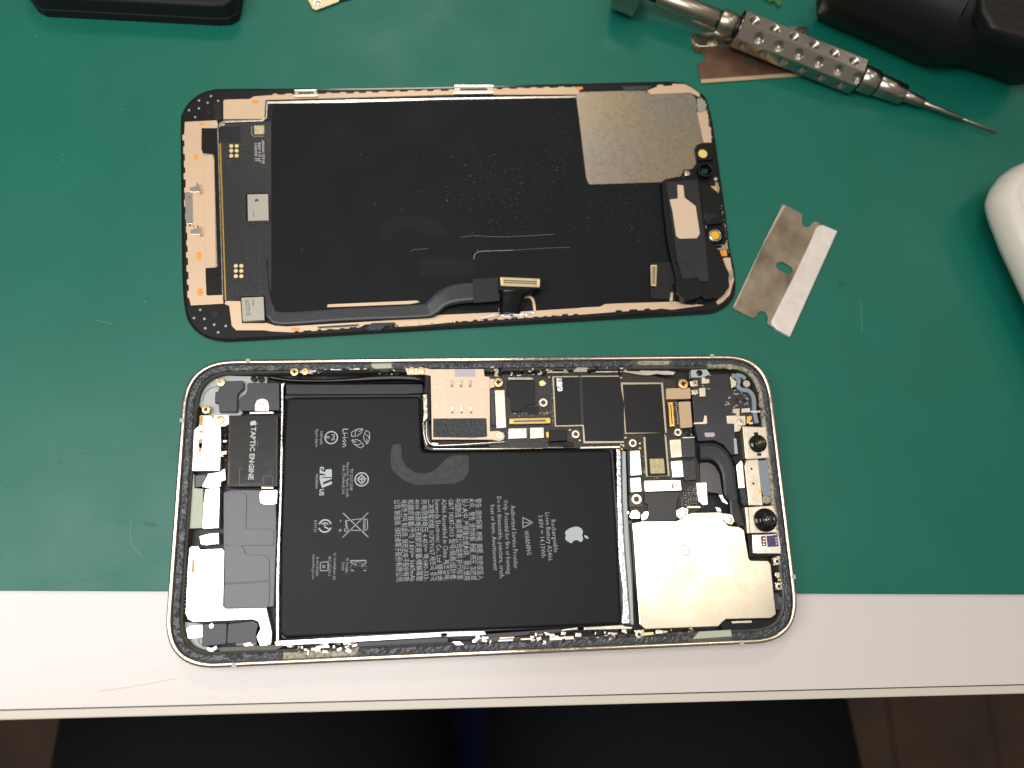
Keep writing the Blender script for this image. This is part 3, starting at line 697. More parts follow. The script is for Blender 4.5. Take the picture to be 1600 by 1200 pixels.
tp('tray_edge', ph, 'black_plastic', 'M', '300,858 700,862 840,865 860,880 300,900', 3, 5.3, .1, .08); tp('tray_edge', ph, 'bright_steel', 'M', '232,878 298,882 296,903 240,900', 3, 5.35, .1, .05)

# ---- logic board pieces (each a child of the board)
def L(name, mat, fr, s, z0, z1, r=0, bev=0, **k): return tp(name, lb, mat, fr, s, z0, z1, r, bev, **k)
L('metal_cap', 'plate_beige', 'M', '885,330 990,328 1008,722 905,730', 4.7, 6.1, .25, .1)
L('connector_side', 'grey_plastic', 'M', '838,325 880,325 895,700 850,690', 4.7, 5.6, .1, .1)
L('shielded_chip', 'chip_black', 'M', '1015,235 1300,235 1310,480 1205,485 1200,545 1100,560 1060,540 1050,400 1015,385', 4.7, 5.4, .15, .08)
L('small_shield', 'chip_black', 'M', '1210,500 1345,500 1345,570 1215,575', 4.7, 5.2, .1, .05)
L('metal_bar', 'nickel', 'M', '1030,195 1285,198 1293,222 1040,224', 4.7, 5.9, .12, .06)
L('gold_lump', 'pale_gold', 'M', '1350,240 1385,222 1410,240 1430,262 1405,285 1370,290 1355,270', 4.7, 5.3, .12, .15)
standoff(lb, 'M', '1393,460', 50, 5.8)
def connector(fr, quad, parent, zb, ends='gold', body='chip_grey', nrib=10, base='pcb', pins=True):
    q = T(fr, quad, zb+.9); a, b, c_, d_ = map(Vector, q)          # a->b long side, d->c the other
    o = prism('connector', parent, base, q, zb, zb+.55, .15, .05)
    def at(u, v): p = a.lerp(b, u).lerp(d_.lerp(c_, u), v); return (p.x, p.y)
    prism('connector_body', parent, body, [at(.1, .2), at(.9, .2), at(.9, .8), at(.1, .8)], zb+.4, zb+.85, .1, .05)
    prism('connector_slot', parent, 'tool_groove', [at(.13, .42), at(.87, .42), at(.87, .58), at(.13, .58)], zb+.8, zb+.87)
    for u in (0, .88): prism('connector_end', parent, ends, [at(u+.01, .08), at(u+.11, .08), at(u+.11, .92), at(u+.01, .92)], zb+.5, zb+.95, .12, .08)
    ps = []
    for i in range(nrib):
        u = .13+.74*i/(nrib-1)
        for v0, v1 in ((.08, .3), (.7, .92)): ps.append(prism_data([at(u-.012, v0), at(u+.012, v0), at(u+.012, v1), at(u-.012, v1)], zb+.5, zb+.9))
    stuff(merge('connector_pins', parent, ends, ps))
    return o
connector('M', '1035,622 1470,612 1472,682 1035,690', lb, 4.9, nrib=22)
L('shield_can', 'bright_steel', 'M', '1028,728 1222,724 1224,832 1030,840', 4.7, 5.9, .25, .12); L('shield_can', 'plate_beige', 'M', '1255,720 1398,718 1402,828 1256,838', 4.7, 5.9, .2, .12)
L('connector_block', 'chip_black', 'N', '55,742 235,740 242,855 60,868', 4.7, 6.0, .3, .15); L('gold_clip', 'gold', 'N', '22,770 50,760 50,830 30,822', 4.7, 5.3, .08, .05)
L('flex_lead', 'black_gloss', 'N', '20,870 250,860 310,880 320,920 40,925', 3.5, 4.9, .3, .2)
L('chip_frame', 'shield_border', 'N', '85,185 350,182 372,195 385,180 780,178 800,470 835,600 835,880 412,886 402,706 115,712', 4.7, 5.35, .06, .05)
L('chip_frame', 'shield_border', 'N', '800,250 1240,250 1282,775 845,787', 4.7, 5.3, .06, .05)
L('processor_chip', 'chip_black', 'N', '104,197 372,193 408,690 126,698', 5.3, 5.5, .06, .04)
L('chip_strip', 'flex_dark', 'N', '368,192 395,192 415,690 390,692', 5.3, 5.54, .02, .02)
L('processor_chip', 'chip_black', 'N', '395,192 780,190 800,300 835,470 832,860 430,862 416,700', 5.3, 5.52, .06, .04)
L('memory_chip', 'chip_black', 'N', '822,272 1220,266 1262,772 858,772', 5.25, 5.56, .06, .04)
L('foil_patch', 'silver_foil', 'N', '130,205 185,205 192,338 145,342 132,270', 5.48, 5.56, .1)
standoff(lb, 'N', '330,790', 46, 5.7); standoff(lb, 'N', '925,882', 46, 5.7); standoff(lb, 'N', '1395,770', 44, 5.7)
for s in ('270,745', '375,853', '1000,885', '1000,935', '805,200', '55,195', '850,825', '828,905', '280,40'):
    disc('test_pad', lb, 'gold', 'N', s, .3, 4.7, 5.0, .06, 12)
L('metal_cap', 'copper_tan', 'N', '1272,312 1525,306 1530,420 1276,426', 4.7, 5.9, .3, .08); L('metal_cap', 'copper_tan', 'N', '1402,452 1526,447 1547,716 1424,727', 4.7, 5.9, .3, .08)
connector('N', '1286,455 1306,715 1370,710 1350,452', lb, 4.9, body='gold', nrib=16)
parts = [boxd(*T('N', '%d,%d' % (1375+i*1.9+random.uniform(-4, 4), 460+i*20), 5.1)[0], 4.7, 5.1, .3, .2) for i in range(12)]
stuff(merge('board_crumbs', lb, 'solder', parts))
screw(lb, 'N', '1450,265', 60, 6.2, 'screw_gold')
# lower narrow chip and its neighbours
L('chip_frame', 'shield_border', 'Q', '340,95 358,95 590,60 610,90 648,555 372,562', 4.7, 5.3, .06, .05)
L('narrow_chip', 'chip_black', 'Q', '362,55 585,45 628,548 392,554', 5.2, 5.5, .06, .04)
L('cream_label', 'label_cream', 'Q', '412,352 578,348 592,520 424,526', 5.48, 5.54, .2)
L('shield_can', 'plate_beige', 'Q', '648,128 780,120 797,332 668,342', 4.7, 6.0, .25, .12); L('shield_can', 'bright_steel', 'Q', '662,378 796,370 812,565 685,572', 4.7, 6.0, .25, .12)
L('flex_tab', 'flex_dark', 'Q', '790,115 940,110 952,335 804,342', 4.7, 5.8, .2, .15); L('flex_tab', 'flex_dark', 'Q', '808,372 952,362 966,600 835,610 805,560', 4.7, 5.8, .2, .15)
L('metal_bar', 'plate_beige', 'Q', '800,97 940,94 940,108 800,112', 4.7, 5.9, .05, .05)
for i in range(6):
    stroke('flex_line', lb, 'flex_line', 'Q', '%d,%d %d,%d %d,%d' % (800, 140+i*34, 870, 150+i*34+random.randint(-8, 8), 948, 140+i*33), 5.78, 5.83, .05)
L('connector_side', 'grey_plastic', 'Q', '150,262 182,256 200,545 165,555', 4.7, 5.6, .1, .1); L('shield_can', 'bright_steel', 'Q', '183,258 300,252 322,540 192,552', 4.7, 6.0, .25, .12)
L('connector_side', 'grey_plastic', 'Q', '165,582 190,576 205,740 170,745', 4.7, 5.6, .1, .1); L('shield_can', 'bright_steel', 'Q', '188,575 308,568 322,735 195,748', 4.7, 6.0, .25, .12)
L('washer_plate', 'ledge_plastic', 'Q', '172,785 330,772 332,912 178,918', 4.7, 5.1, .2, .08)
standoff(lb, 'Q', '260,825', 66, 5.8)
L('shield_can', 'bright_steel', 'Q', '348,608 775,600 790,722 360,738', 4.7, 6.1, .3, .1)
stuff(merge('print_dots', lb, 'label_cream', [boxd(*T('Q', '%d,%d' % (random.randint(670, 735), random.randint(635, 700)), 6.11)[0], 6.09, 6.112, random.uniform(.2, .5), random.uniform(.2, .5)) for _ in range(14)]))
stuff(merge('print_dots', lb, 'label_cream', [boxd(*T('Q', '%d,%d' % (random.randint(215, 285), random.randint(370, 410)), 6.01)[0], 5.99, 6.012, random.uniform(.15, .4), random.uniform(.1, .3)) for _ in range(10)]))
fx = tp('camera_flex', ph, 'flex_dark', 'Q', '358,742 792,734 735,850 725,950 745,1062 700,1075 330,1086 400,1000 395,890 355,870', 4.7, 5.6, .2, .12, zf=lambda x, y: 0)
L('component_field', 'pcb', 'Q', '790,655 962,648 990,852 850,912 735,905 770,745', 4.6, 5.0, .2, .05)
stuff(merge('solder_balls', lb, 'solder', [prism_data(circ(*T('Q', '%f,%f' % (u+random.uniform(-6, 6), v+random.uniform(-6, 6)), 5.15)[0], random.uniform(.06, .13), 6), 5, 5.15, .03) for u in range(790, 960, 24) for v in range(680, 900, 24) if u+v > 1560]))
L('shield_can', 'bright_steel', 'Q', '962,632 1080,628 1095,888 1040,898 988,850', 4.7, 5.9, .2, .1)
L('metal_bar', 'gold_steel', 'Q', '852,912 1008,910 1008,926 852,928', 4.6, 5.2, 0, .05)
rubble('board_crumbs', lb, 'M', '1030,580 1200,585 1460,575', 26, .9, 4.9, 5.3, ['solder', 'solder', 'label_cream'], (.15, .4))
rubble('board_crumbs', lb, 'N', '70,220 90,500 100,700', 26, .5, 4.9, 5.25, ['gold', 'solder', 'label_cream'], (.14, .3))
rubble('board_crumbs', lb, 'Q', '330,300 350,420 340,520', 24, 1.4, 4.8, 5.1, ['solder', 'grey_plastic', 'label_cream'], (.14, .4))
rubble('board_crumbs', lb, 'Q', '800,30 870,40 930,60', 24, 3.2, 4.8, 5.1, ['solder', 'grey_plastic', 'chip_black'], (.14, .4))
rubble('board_crumbs', lb, 'Q', '100,170 110,350 100,560 125,760', 40, .9, 4.6, 5.2, ['gold', 'brown_contact', 'solder', 'shield_border'], (.2, .6))
rubble('board_crumbs', lb, 'Q', '370,585 600,580 780,600', 30, .5, 4.8, 5.0, ['solder', 'pcb', 'grey_plastic'], (.12, .3))
rubble('board_crumbs', lb, 'N', '0,580 60,570 95,720', 16, .8, 4.8, 5.1, ['solder', 'pale_gold', 'label_cream'], (.15, .35))
rubble('board_crumbs', lb, 'M', '1230,720 1240,840', 12, .5, 4.8, 5.2, ['solder', 'label_cream'], (.15, .3))

# ---- top right: dark flex, tabs, small parts
tp('dark_flex', ph, 'flex_dark', 'O', '405,200 590,235 800,222 805,380 880,400 1010,420 1025,660 960,770 850,835 440,830 410,460', 2.5, 4.9, .3, .1)
tp('pale_gusset', ph, 'pale_plastic', 'O', '400,185 560,180 600,232 520,265 400,265', 3, 5.0, .2, .1); disc('black_hole_pin', ph, 'black_gloss', 'O', '488,216', .9, 4, 5.25, .25)
tp('ground_clip', ph, 'plate_beige', 'O', '510,268 545,262 548,280 590,280 590,326 510,332', 4.5, 5.7, .1, .08)
tp('ground_clip', ph, 'plate_beige', 'O', '482,376 548,370 552,462 492,466', 4.5, 5.7, .12, .08); tp('ground_clip', ph, 'nickel', 'O', '400,392 470,392 475,432 440,450 405,442', 4.5, 5.5, .12, .08)
screw(ph, 'O', '425,414', 24, 5.6, 'screw_pale'); screw(ph, 'O', '440,322', 26, 5.6); tp('ground_clip', ph, 'plate_beige', 'O', '385,305 465,292 470,355 400,362', 4.5, 5.4, .12, .08)
tp('ground_clip', ph, 'plate_beige', 'O', '430,732 525,728 538,660 562,662 570,742 545,755 430,755', 4.5, 5.4, .1, .08)
tp('ground_clip', ph, 'plate_beige', 'O', '768,664 862,660 895,668 965,662 968,762 925,770 905,825 852,832 850,748 778,746', 4.5, 5.6, .15, .08); screw(ph, 'O', '912,730', 40, 5.85, 'screw_pale')
tp('ground_clip', ph, 'sim_plate', 'O', '835,590 905,588 905,668 875,670 872,640 838,636', 4.8, 5.8, .1, .08); tp('ground_clip', ph, 'nickel', 'O', '925,586 1015,580 1018,630 925,636', 4.6, 5.6, .1, .12)
tp('ground_clip', ph, 'plate_beige', 'O', '806,250 882,318 880,345 822,378', 4.5, 5.5, .1, .08); tp('ground_clip', ph, 'gold', 'O', '980,668 1030,660 1035,700 1000,745 975,745', 4.5, 5.5, .1, .1); tp('ground_clip', ph, 'bright_steel', 'O', '1005,728 1042,726 1045,752 1005,755', 4.5, 5.7, .1, .08)
stroke('ground_clip', ph, 'bright_steel', 'O', '1020,622 1130,618 1140,600', 5.2, 5.6, .55)
stuff(merge('small_components', ph, 'solder', [boxd(*T('O', s, 5.4)[0], 4.9, 5.35, random.uniform(.3, .6), random.uniform(.22, .4), random.uniform(-.3, .3), .04) for s in ('855,400', '850,430', '870,440', '890,435', '805,465', '800,480', '770,520', '790,530', '775,545', '800,545', '760,550', '910,512', '920,525', '925,430', '980,480', '990,490', '985,530', '990,550', '960,545', '955,455', '600,243', '525,350', '575,382', '590,382', '850,575', '865,560', '880,555')]))
stuff(merge('small_components', ph, 'lens_black', [boxd(*T('O', s, 5.5)[0], 4.9, 5.4, .8, .7, .1, .05) for s in ('880,495', '950,500')]))
stroke('grey_gasket', ph, 'gasket_grey', 'O', '825,240 880,265 895,300 888,345 920,390 990,400 1035,440 1055,500 1060,620 1085,740', 4.2, 5.5, 1.15)
stroke('grey_gasket', ph, 'gasket_grey', 'O', '870,235 930,250 965,280', 4.2, 5.4, 1.0)
lathe('round_fastener', ph, 'nickel', *T('O', '978,330', 6.1)[0], [(1.1, 4.6), (1.1, 5.95), (.95, 6.1), (.45, 6.1), (.4, 5.95)], 20, False)
# camera flex ribbon
cb = tp('camera_bracket', ph, 'grey_plastic', 'R', '30,122 360,120 372,185 378,240 392,250 398,378 345,385 280,300 200,262 62,268', 4, 5.5, .2, .08)
tp('pale_window', ph, 'lilac_label', 'R', '115,197 195,195 203,215 195,232 125,234 114,215', 5.48, 5.56, .2)
tp('bracket_wing', ph, 'pale_plastic', 'R', '362,245 385,245 400,375 372,380', 4.5, 5.65, .05, .06)
OR_ = px('R', '70,285 170,280 260,310 330,390 372,500 385,620 400,760 440,880 462,1000'); IN_ = px('R', '75,435 160,432 215,460 250,520 268,600 282,740 325,780 335,900 400,990')
loft('ribbon_cable', ph, 'cable_satin', OR_, IN_, [5.4, 5.5, 5.6, 5.7, 5.7, 5.6, 5.5, 5.3, 5.2], .15, camber=0)
for k in range(9):
    t = (k+1)/10; pts = [(a[0]*(1-t)+b[0]*t, a[1]*(1-t)+b[1]*t) for a, b in zip(OR_, IN_)][:7]
    q = smooth_line([P(*p, 5.78) for p in pts], 6)
    prism('cable_line', ph, 'flex_line', line(q, .05), 5.5, 5.8)
tp('glossy_film', ph, 'black_gloss', 'R', '72,445 150,445 205,475 240,530 250,560 275,730 240,740 230,720 145,710 80,640', 4, 5.1, .5, .25)
tp('ground_clip', ph, 'bright_steel', 'R', '235,728 270,725 275,750 312,795 312,812 270,790', 4.6, 5.5, .15, .1); tp('ground_clip', ph, 'bright_steel', 'R', '205,828 245,838 262,868 225,870', 4.6, 5.5, .15, .1)
tp('connector_strip', ph, 'nickel', 'R', '384,475 425,432 440,445 460,668 405,672', 4, 5.9, .15, .1)
tp('black_sleeve', ph, 'foam_black', 'R', '412,675 455,672 490,800 455,825 430,790', 4, 5.6, .2, .15)

# ---- camera cover plate
cp = tp('cover_plate', ph, 'cover_plate', 'S', '128,172 200,156 450,155 485,140 525,108 562,96 772,91 796,112 790,155 825,190 900,197 938,222 950,300 972,428 985,440 1110,442 1130,468 1168,832 1130,860 805,868 775,895 750,920 222,940 182,905 160,600 140,300', 3.5, 5.9, .35, .22)
lathe('rivet', cp, 'cover_plate', *T('S', '506,370', 5.93)[0], [(1.42, 5.86), (1.36, 5.96), (1.26, 5.96), (1.2, 5.905), (.18, 5.905), (.14, 5.95)], 28, False, ['cover_plate', 'brown_contact'], [0, 1, 1, 0, 1, 1])
for fr, s in (('S', '785,100 850,112 868,160 845,186 805,172 788,140'), ('Q', '725,960 800,915 868,940 865,990 770,1058 735,1030'), ('Q', '170,1030 200,960 260,945 305,990 300,1055 200,1058'), ('Q', '312,1010 350,970 400,960 405,1010 380,1060 320,1080'), ('Q', '145,960 180,970 175,1000 150,1005')):
    tp('cover_lug', cp, 'bright_steel', fr, s, 4.8, 5.7, .3, .12)
for fr, s, r in (('Q', '250,1000', 40), ('Q', '808,970', 44), ('S', '832,148', 24)): screw(cp, fr, s, r, 5.8, 'screw_pale')
specks('cover_stains', cp, 'copper_tan', 160, lambda: T('S', '%f,%f' % (random.gauss(980, 90), random.gauss(600, 90)) if random.random() < .5 else '%f,%f' % (random.gauss(620, 160), random.gauss(790, 40)), 5.9)[0], 5.905, (.04, .14))

# ---- front camera modules
m1 = tp('camera_module', ph, 'plate_beige', 'R', '438,142 640,148 662,412 480,425 462,415', 3.5, 6.0, .1, .12)
tp('module_plate', m1, 'plate_beige', 'R', '458,150 640,150 662,410 480,412', 5.95, 6.1, .15, .05)
for u, v, r in ((555, 200, 3), (583, 378, 3)): tp('lens_key', m1, 'lens_black', 'R', '%d,%d %d,%d %d,%d %d,%d' % (u-16, v-8, u+16, v-8, u+16, v+14, u-16, v+14), 6.0, 6.5, .1, .08)
x, y = T('R', '575,287', 6.9)[0]
lathe('lens_barrel', m1, 'lens_black', x, y, [(2.45, 6.0), (2.45, 6.6), (2.2, 6.9), (1.7, 6.95), (1.55, 7.1), (1.5, 8.0), (1.35, 8.15), (1.05, 8.1), (.95, 7.8)], 32)
x2, y2 = T('R', '588,280', 7.85)[0]
tp('lens_glass_glint', m1, 'lens_glint_green', 'R', '566,282 590,266 612,266 604,284 580,296', 7.75, 7.88, .25, .05)  # glint on the lens, made as a yellow-green patch
m2 = tp('projector_module', ph, 'plate_beige', 'R', '470,432 560,424 572,430 600,700 612,818 492,815 455,480', 3.5, 5.8, .1, .12)
for s in ('515,505', '530,630'): disc('module_hole', m2, 'tool_groove', 'R', s, .32, 5.6, 5.82, 0, 12)
disc('module_hole', m2, 'gold', 'R', '580,698', .6, 5.6, 5.83, .1, 14)
tp('grey_gasket', ph, 'gasket_grey', 'R', '566,432 655,430 688,700 690,735 620,740 600,690', 3.5, 5.6, .2, .15)
tp('clear_glue', ph, 'clear_glue', 'R', '612,740 640,728 680,745 682,790 650,806 610,792', 4.5, 6.0, .4, .3)
m3 = tp('camera_module', ph, 'plate_beige', 'R', '458,832 712,816 725,850 748,1048 480,1055 470,940', 3.5, 6.0, .12, .12)
tp('module_seam', m3, 'tool_groove', 'R', '484,836 488,836 505,1050 500,1050', 5.95, 6.02)
x, y = T('R', '640,940', 6.9)[0]
lathe('lens_barrel', m3, 'lens_black', x, y, [(3.15, 6.0), (3.15, 6.6), (3.0, 6.85), (2.55, 6.9), (2.4, 7.1), (2.4, 7.7), (2.2, 7.9), (1.95, 7.95), (1.85, 8.2), (1.8, 8.8), (1.6, 9.0), (1.35, 8.95), (1.2, 8.7)], 36)
lathe('lens_glass_glint', m3, 'lens_coat_blue', x, y, [(1.22, 8.6), (1.0, 8.82), (.7, 8.92), (.3, 8.97), (.05, 8.98)], 24)
sn = tp('sensor_housing', ph, 'nickel', 'R', '520,1066 745,1058 765,1180 765,1228 560,1228 528,1225', 3.5, 5.9, .15, .1)
tp('sensor_case', sn, 'bright_steel', 'R', '530,1070 622,1066 636,1205 545,1212', 5.85, 6.1, .1, .05)
tp('sensor_contacts', sn, 'brown_contact', 'R', '592,1080 632,1074 642,1160 605,1168', 6.05, 6.2, .05, .03)
for v in (1095, 1120, 1145): tp('contact_pad', sn, 'bright_steel', 'R', '612,%d 628,%d 629,%d 613,%d' % (v, v-1, v+9, v+10), 6.15, 6.25)
tp('sensor_window', sn, 'sensor_purple', 'R', '640,1076 735,1068 746,1165 652,1172', 5.85, 6.2, .1, .05)
for s in ('715,1092 728,1091 729,1102 716,1103', '718,1115 731,1114 732,1125 719,1126', '722,1140 733,1139 734,1150 723,1151'): tp('contact_pad', sn, 'solder', 'R', s, 6.15, 6.25)
tp('dark_frame', ph, 'black_plastic', 'R', '478,1060 520,1058 550,1225 765,1228 770,1250 500,1262', 3, 5.4, .1, .1)
tp('dark_frame', ph, 'black_plastic', 'R', '375,190 440,195 462,420 440,440 380,470 345,400 400,380', 2.5, 4.6, .2, .1)
screw(ph, 'S', '1172,448', 28, 5.7, 'screw_pale'); screw(ph, 'S', '1186,628', 28, 5.7, 'screw_pale')
tp('screw_tab', ph, 'plate_beige', 'S', '1142,425 1195,405 1212,425 1200,470 1150,480', 4, 5.4, .15, .08); tp('screw_tab', ph, 'plate_beige', 'S', '1158,600 1210,600 1215,650 1165,655', 4, 5.4, .15, .08)
tp('ground_clip', ph, 'nickel', 'S', '1160,530 1192,526 1196,562 1178,575 1158,552', 4, 5.5, .1, .1); tp('ground_clip', ph, 'gold', 'S', '1180,575 1200,572 1202,590 1184,592', 4, 5.3, .05, .05)
tp('side_bracket', ph, 'grey_plastic', 'S', '1145,678 1190,676 1196,700 1228,712 1232,790 1215,800 1165,798 1155,740', 4, 5.3, .15, .1); tp('side_bracket', ph, 'grey_sheen', 'S', '1178,700 1222,712 1226,760 1185,752', 5.2, 5.5, .1, .08)
tp('dark_corner', ph, 'black_plastic', 'S', '770,905 800,875 1130,866 1170,840 1160,880 1100,930 850,960 780,940', 3, 5.2, .2, .1)
tp('metal_bar', ph, 'nickel', 'S', '845,880 990,874 992,892 850,896', 4.6, 5.4, .05, .05)

# ---- bits along the long edges
tp('volume_button', ph, 'black_gloss', 'L', '455,92 902,88 905,142 460,146', 3.5, 5.7, .1, .1)
for s in ('530,97 640,96 640,112 530,113', '710,96 820,95 820,108 710,109', '470,92 500,92 500,110 470,110', '850,90 880,90 880,106 850,107'): tp('button_contact', ph, 'plate_beige', 'L', s, 5.6, 5.85, 0, .05)
screw(ph, 'L', '185,130', 42, 6.0); screw(ph, 'L', '285,125', 36, 5.9)
tp('ground_clip', ph, 'bright_steel', 'L', '230,95 390,95 395,130 330,150 240,140', 4.8, 5.7, .2, .1)
rubble('edge_crumbs', ph, 'L', '230,120 330,130 430,140', 16, 1.5, 5.2, 6.0, ['bright_steel', 'nickel', 'black_gloss', 'gold'], (.4, 1.1))
rubble('edge_crumbs', ph, 'L', '900,100 1000,125 1250,135', 22, 1.2, 4.8, 5.6, ['nickel', 'black_gloss', 'black_plastic'], (.4, 1.2))
rubble('edge_crumbs', ph, 'M', '850,120 1000,130 1200,140 1400,140', 34, 2.2, 4.6, 5.9, ['nickel', 'black_gloss', 'black_plastic', 'shield_border', 'bright_steel'], (.4, 1.5))
rubble('edge_crumbs', ph, 'N', '0,130 300,120 600,115 840,130', 34, 1.6, 4.8, 6.0, ['black_gloss', 'black_plastic', 'nickel', 'black_gloss'], (.4, 1.4))
tp('ground_clip', ph, 'bright_steel', 'N', '312,142 322,110 345,92 460,92 448,142', 4.8, 5.95, .1, .1)
tp('metal_bar', ph, 'nickel', 'N', '30,136 255,134 255,150 30,152', 4.8, 5.9, .05, .05); tp('metal_bar', ph, 'nickel', 'N', '540,132 770,130 770,146 540,148', 4.8, 5.9, .05, .05)
tp('ground_clip', ph, 'bright_steel', 'N', '820,140 850,110 870,130 1000,132 1010,124 1300,128 1375,140 1350,172 1240,172 1180,162 1080,178 990,170 930,160', 4.8, 5.95, .1, .1)
tp('frame_pad', ph, 'worn_ledge', 'N', '955,45 1000,26 1340,26 1290,68 1000,68', 5.3, 5.7, .1, .05); tp('side_switch', ph, 'nickel', 'N', '1010,30 1250,30 1230,40 1010,42', 5.6, 5.9, 0, .05)
tp('frame_pad', ph, 'sage_plastic', 'L', '925,50 1140,48 1150,92 960,100 930,82', 5.3, 5.7, .1, .05)
tp('frame_pad', ph, 'worn_ledge', 'O', '725,135 800,125 890,150 890,175 800,180 740,160', 5.7, 6.1, .1, .05)
tp('frame_pad', ph, 'worn_ledge', 'W', '128,455 760,438 790,402 812,405 780,480 130,515', 5.2, 5.8, .1, .08)
tp('frame_pad', ph, 'sage_plastic', 'S', '610,955 840,942 850,990 565,1010', 5.2, 5.7, .1, .08)
rubble('edge_crumbs', ph, 'W', '130,420 300,430 500,420 700,400 770,385', 46, 2.2, 5.2, 6.0, ['bright_steel', 'plate_beige', 'worn_ledge', 'bright_steel', 'black_gloss'], (.4, 1.5))
tp('button_contact', ph, 'nickel', 'W', '425,398 540,393 542,410 430,416', 5, 5.9, 0, .05)
tp('ground_clip', ph, 'nickel', 'X', '78,305 140,302 172,328 110,330', 5, 5.9, .05, .05)
tp('button_flex', ph, 'black_gloss', 'X', '235,290 780,255 1350,225 1400,240 1350,275 800,300 240,325', 3, 5.3, .1, .1)
for s in ('430,290 540,285 542,298 430,303', '600,280 690,275 692,288 600,292', '440,272 550,266 552,276 440,282', '820,272 1000,262 1005,285 820,295'): tp('button_contact', ph, 'plate_beige', 'X', s, 5.2, 5.8, 0, .05)
rubble('edge_crumbs', ph, 'X', '240,300 330,295 380,290', 14, 1.8, 5.3, 6.0, ['bright_steel', 'plate_beige', 'nickel'], (.5, 1.4))
rubble('edge_crumbs', ph, 'X', '680,270 780,275 900,265 1100,260 1300,255 1440,240', 50, 2.4, 5.0, 6.0, ['bright_steel', 'plate_beige', 'black_gloss', 'nickel', 'black_plastic'], (.4, 1.6))
screw(ph, 'S', '178,974', 30, 6.0, 'screw_pale'); tp('gold_connector', ph, 'pale_gold', 'S', '212,962 282,958 284,978 216,984', 4.6, 5.7, .05, .05)
tp('ground_clip', ph, 'bright_steel', 'S', '145,945 215,940 215,1000 160,1006 150,980', 4.6, 5.6, .2, .1); tp('ground_clip', ph, 'bright_steel', 'S', '300,945 352,945 350,970 300,972', 4.6, 5.7, .1, .08)
rubble('edge_crumbs', ph, 'S', '290,975 400,980 500,975 580,960', 30, 2.6, 4.8, 5.8, ['black_gloss', 'nickel', 'brown_contact', 'black_plastic', 'worn_ledge'], (.4, 1.4))
rubble('edge_crumbs', ph, 'O', '1130,330 1140,480 1160,600 1180,800', 40, 1.4, 5.6, 6.15, ['worn_ledge', 'worn_ledge', 'adhesive_black'], (.3, 1.1))
rubble('edge_crumbs', ph, 'S', '1215,420 1235,600 1255,700 1235,820', 20, 1.2, 5.6, 6.0, ['worn_ledge', 'adhesive_black', 'adhesive_black'], (.2, .6))

# ================================================================== display assembly, lying face down
ds = thing('display_assembly', 'removed phone display lying face down, black backing sheet and beige metal rim upwards', 'phone screen', (0, 92, 0))
oc = T('P', '282,195 285,176 294,161 311,147 332,140 360,138.5 540,137.5 700,135 870,131 900,130.5 1030,127.3 1060,128 1076,132 1093,144 1103,153 1112,185 1118,222 1132.5,325 1140,384 1147.5,421 1149.5,449 1143,470 1119,487 1076,491.5 870,503.5 540,523 382,532 345,532.5 317,525 298,508 289,485 284.5,432 283,320', .9)
hole = circ(*T('E', '1232,835', .9)[0], 1.15, 20)
oc2 = smooth_line(ccw(oc)+[ccw(oc)[0]], 5)[:-1]
V, F = prism_data(oc2, 0.0, .9, .22, [hole])
link('cover_glass', V, F, 'glass_black', ds)
prism('camera_window', ds, 'clear_window', circ(*T('E', '1232,835', .6)[0], 1.16, 20), .25, .6)
inner = inset(oc2, .75)
prism('panel_frame', ds, 'black_plastic', inner, .85, 1.15, 0, .08, [circ(*T('E', '1232,835', .9)[0], 1.7, 20)])
Z = 1.3
def dp(name, mat, fr, s, z1=Z, z0=.9, r=0, bev=.04, par=ds, **k): return tp(name, par, mat, fr, s, z0, z1, r, bev, **k)
def jag(a, b, n, d, j=.5):
    """toothed edge between two photo points, as extra traced points"""
    (x0, y0), (x1, y1) = a, b; L = math.hypot(x1-x0, y1-y0); nx, ny = (y1-y0)/L, -(x1-x0)/L; out = []
    for i in range(n):
        t0 = (i+random.uniform(.05, .2))/n; t1 = (i+random.uniform(.5, .75))/n
        dd = d*random.uniform(.5, 1.1)
        for t, q in ((t0, 0), (t0+.01/n*5, dd), (t1, dd), (t1+.01/n*5, 0)):
            out.append('%f,%f' % (x0+(x1-x0)*t+nx*q, y0+(y1-y0)*t+ny*q))
    return ' '.join(out)
lp = dp('metal_border', 'rose_plate', 'A', '100,375 365,362 378,400 378,425 240,427 238,600 252,640 330,645 345,665 372,1570 365,1585 275,1592 272,1610 280,1815 290,1822 415,1818 422,1890 150,1905 P'+jag((295.5, 468), (287.5, 202), 13, 3.0).replace(' ', ' P'), r=0)
dp('raised_bar', 'rose_plate', 'A', '250,660 330,655 345,690 360,1570 352,1588 278,1592 268,1560', Z+.25, .9, .25, .1)
stroke('bar_outline', ds, 'nickel', 'A', '245,655 325,645 342,670 368,1560 352,1582 280,1590', 1.2, Z+.12, .16, False)
dp('dark_inset', 'grey_plastic', 'A', '245,430 372,428 374,640 325,638 250,632 242,600', 1.1, .9, .1)
dp('dark_inset', 'grey_plastic', 'B', '275,540 370,520 408,530 414,748 288,752 278,740', 1.1, .9, .1)
dp('metal_border', 'rose_plate', 'P', '349,157 352,155.5 390,154.5 397,150.5 425,148.5 428,146 '+jag((430, 146.5), (900, 134.5), 22, -2.2)+' 905,139 905,147.5 700,148 540,152.8 415,156 413,185.5 349,186', r=0)
dp('inner_rail', 'nickel', 'P', '416.5,158.5 540,156 903,149.5 904,152.5 700,155 540,160 418.5,161.5 417,184 410,189 352,191 351,195 342,198 342,193 350,188 409,186.5 415,183', Z+.12, .9, 0, .04)
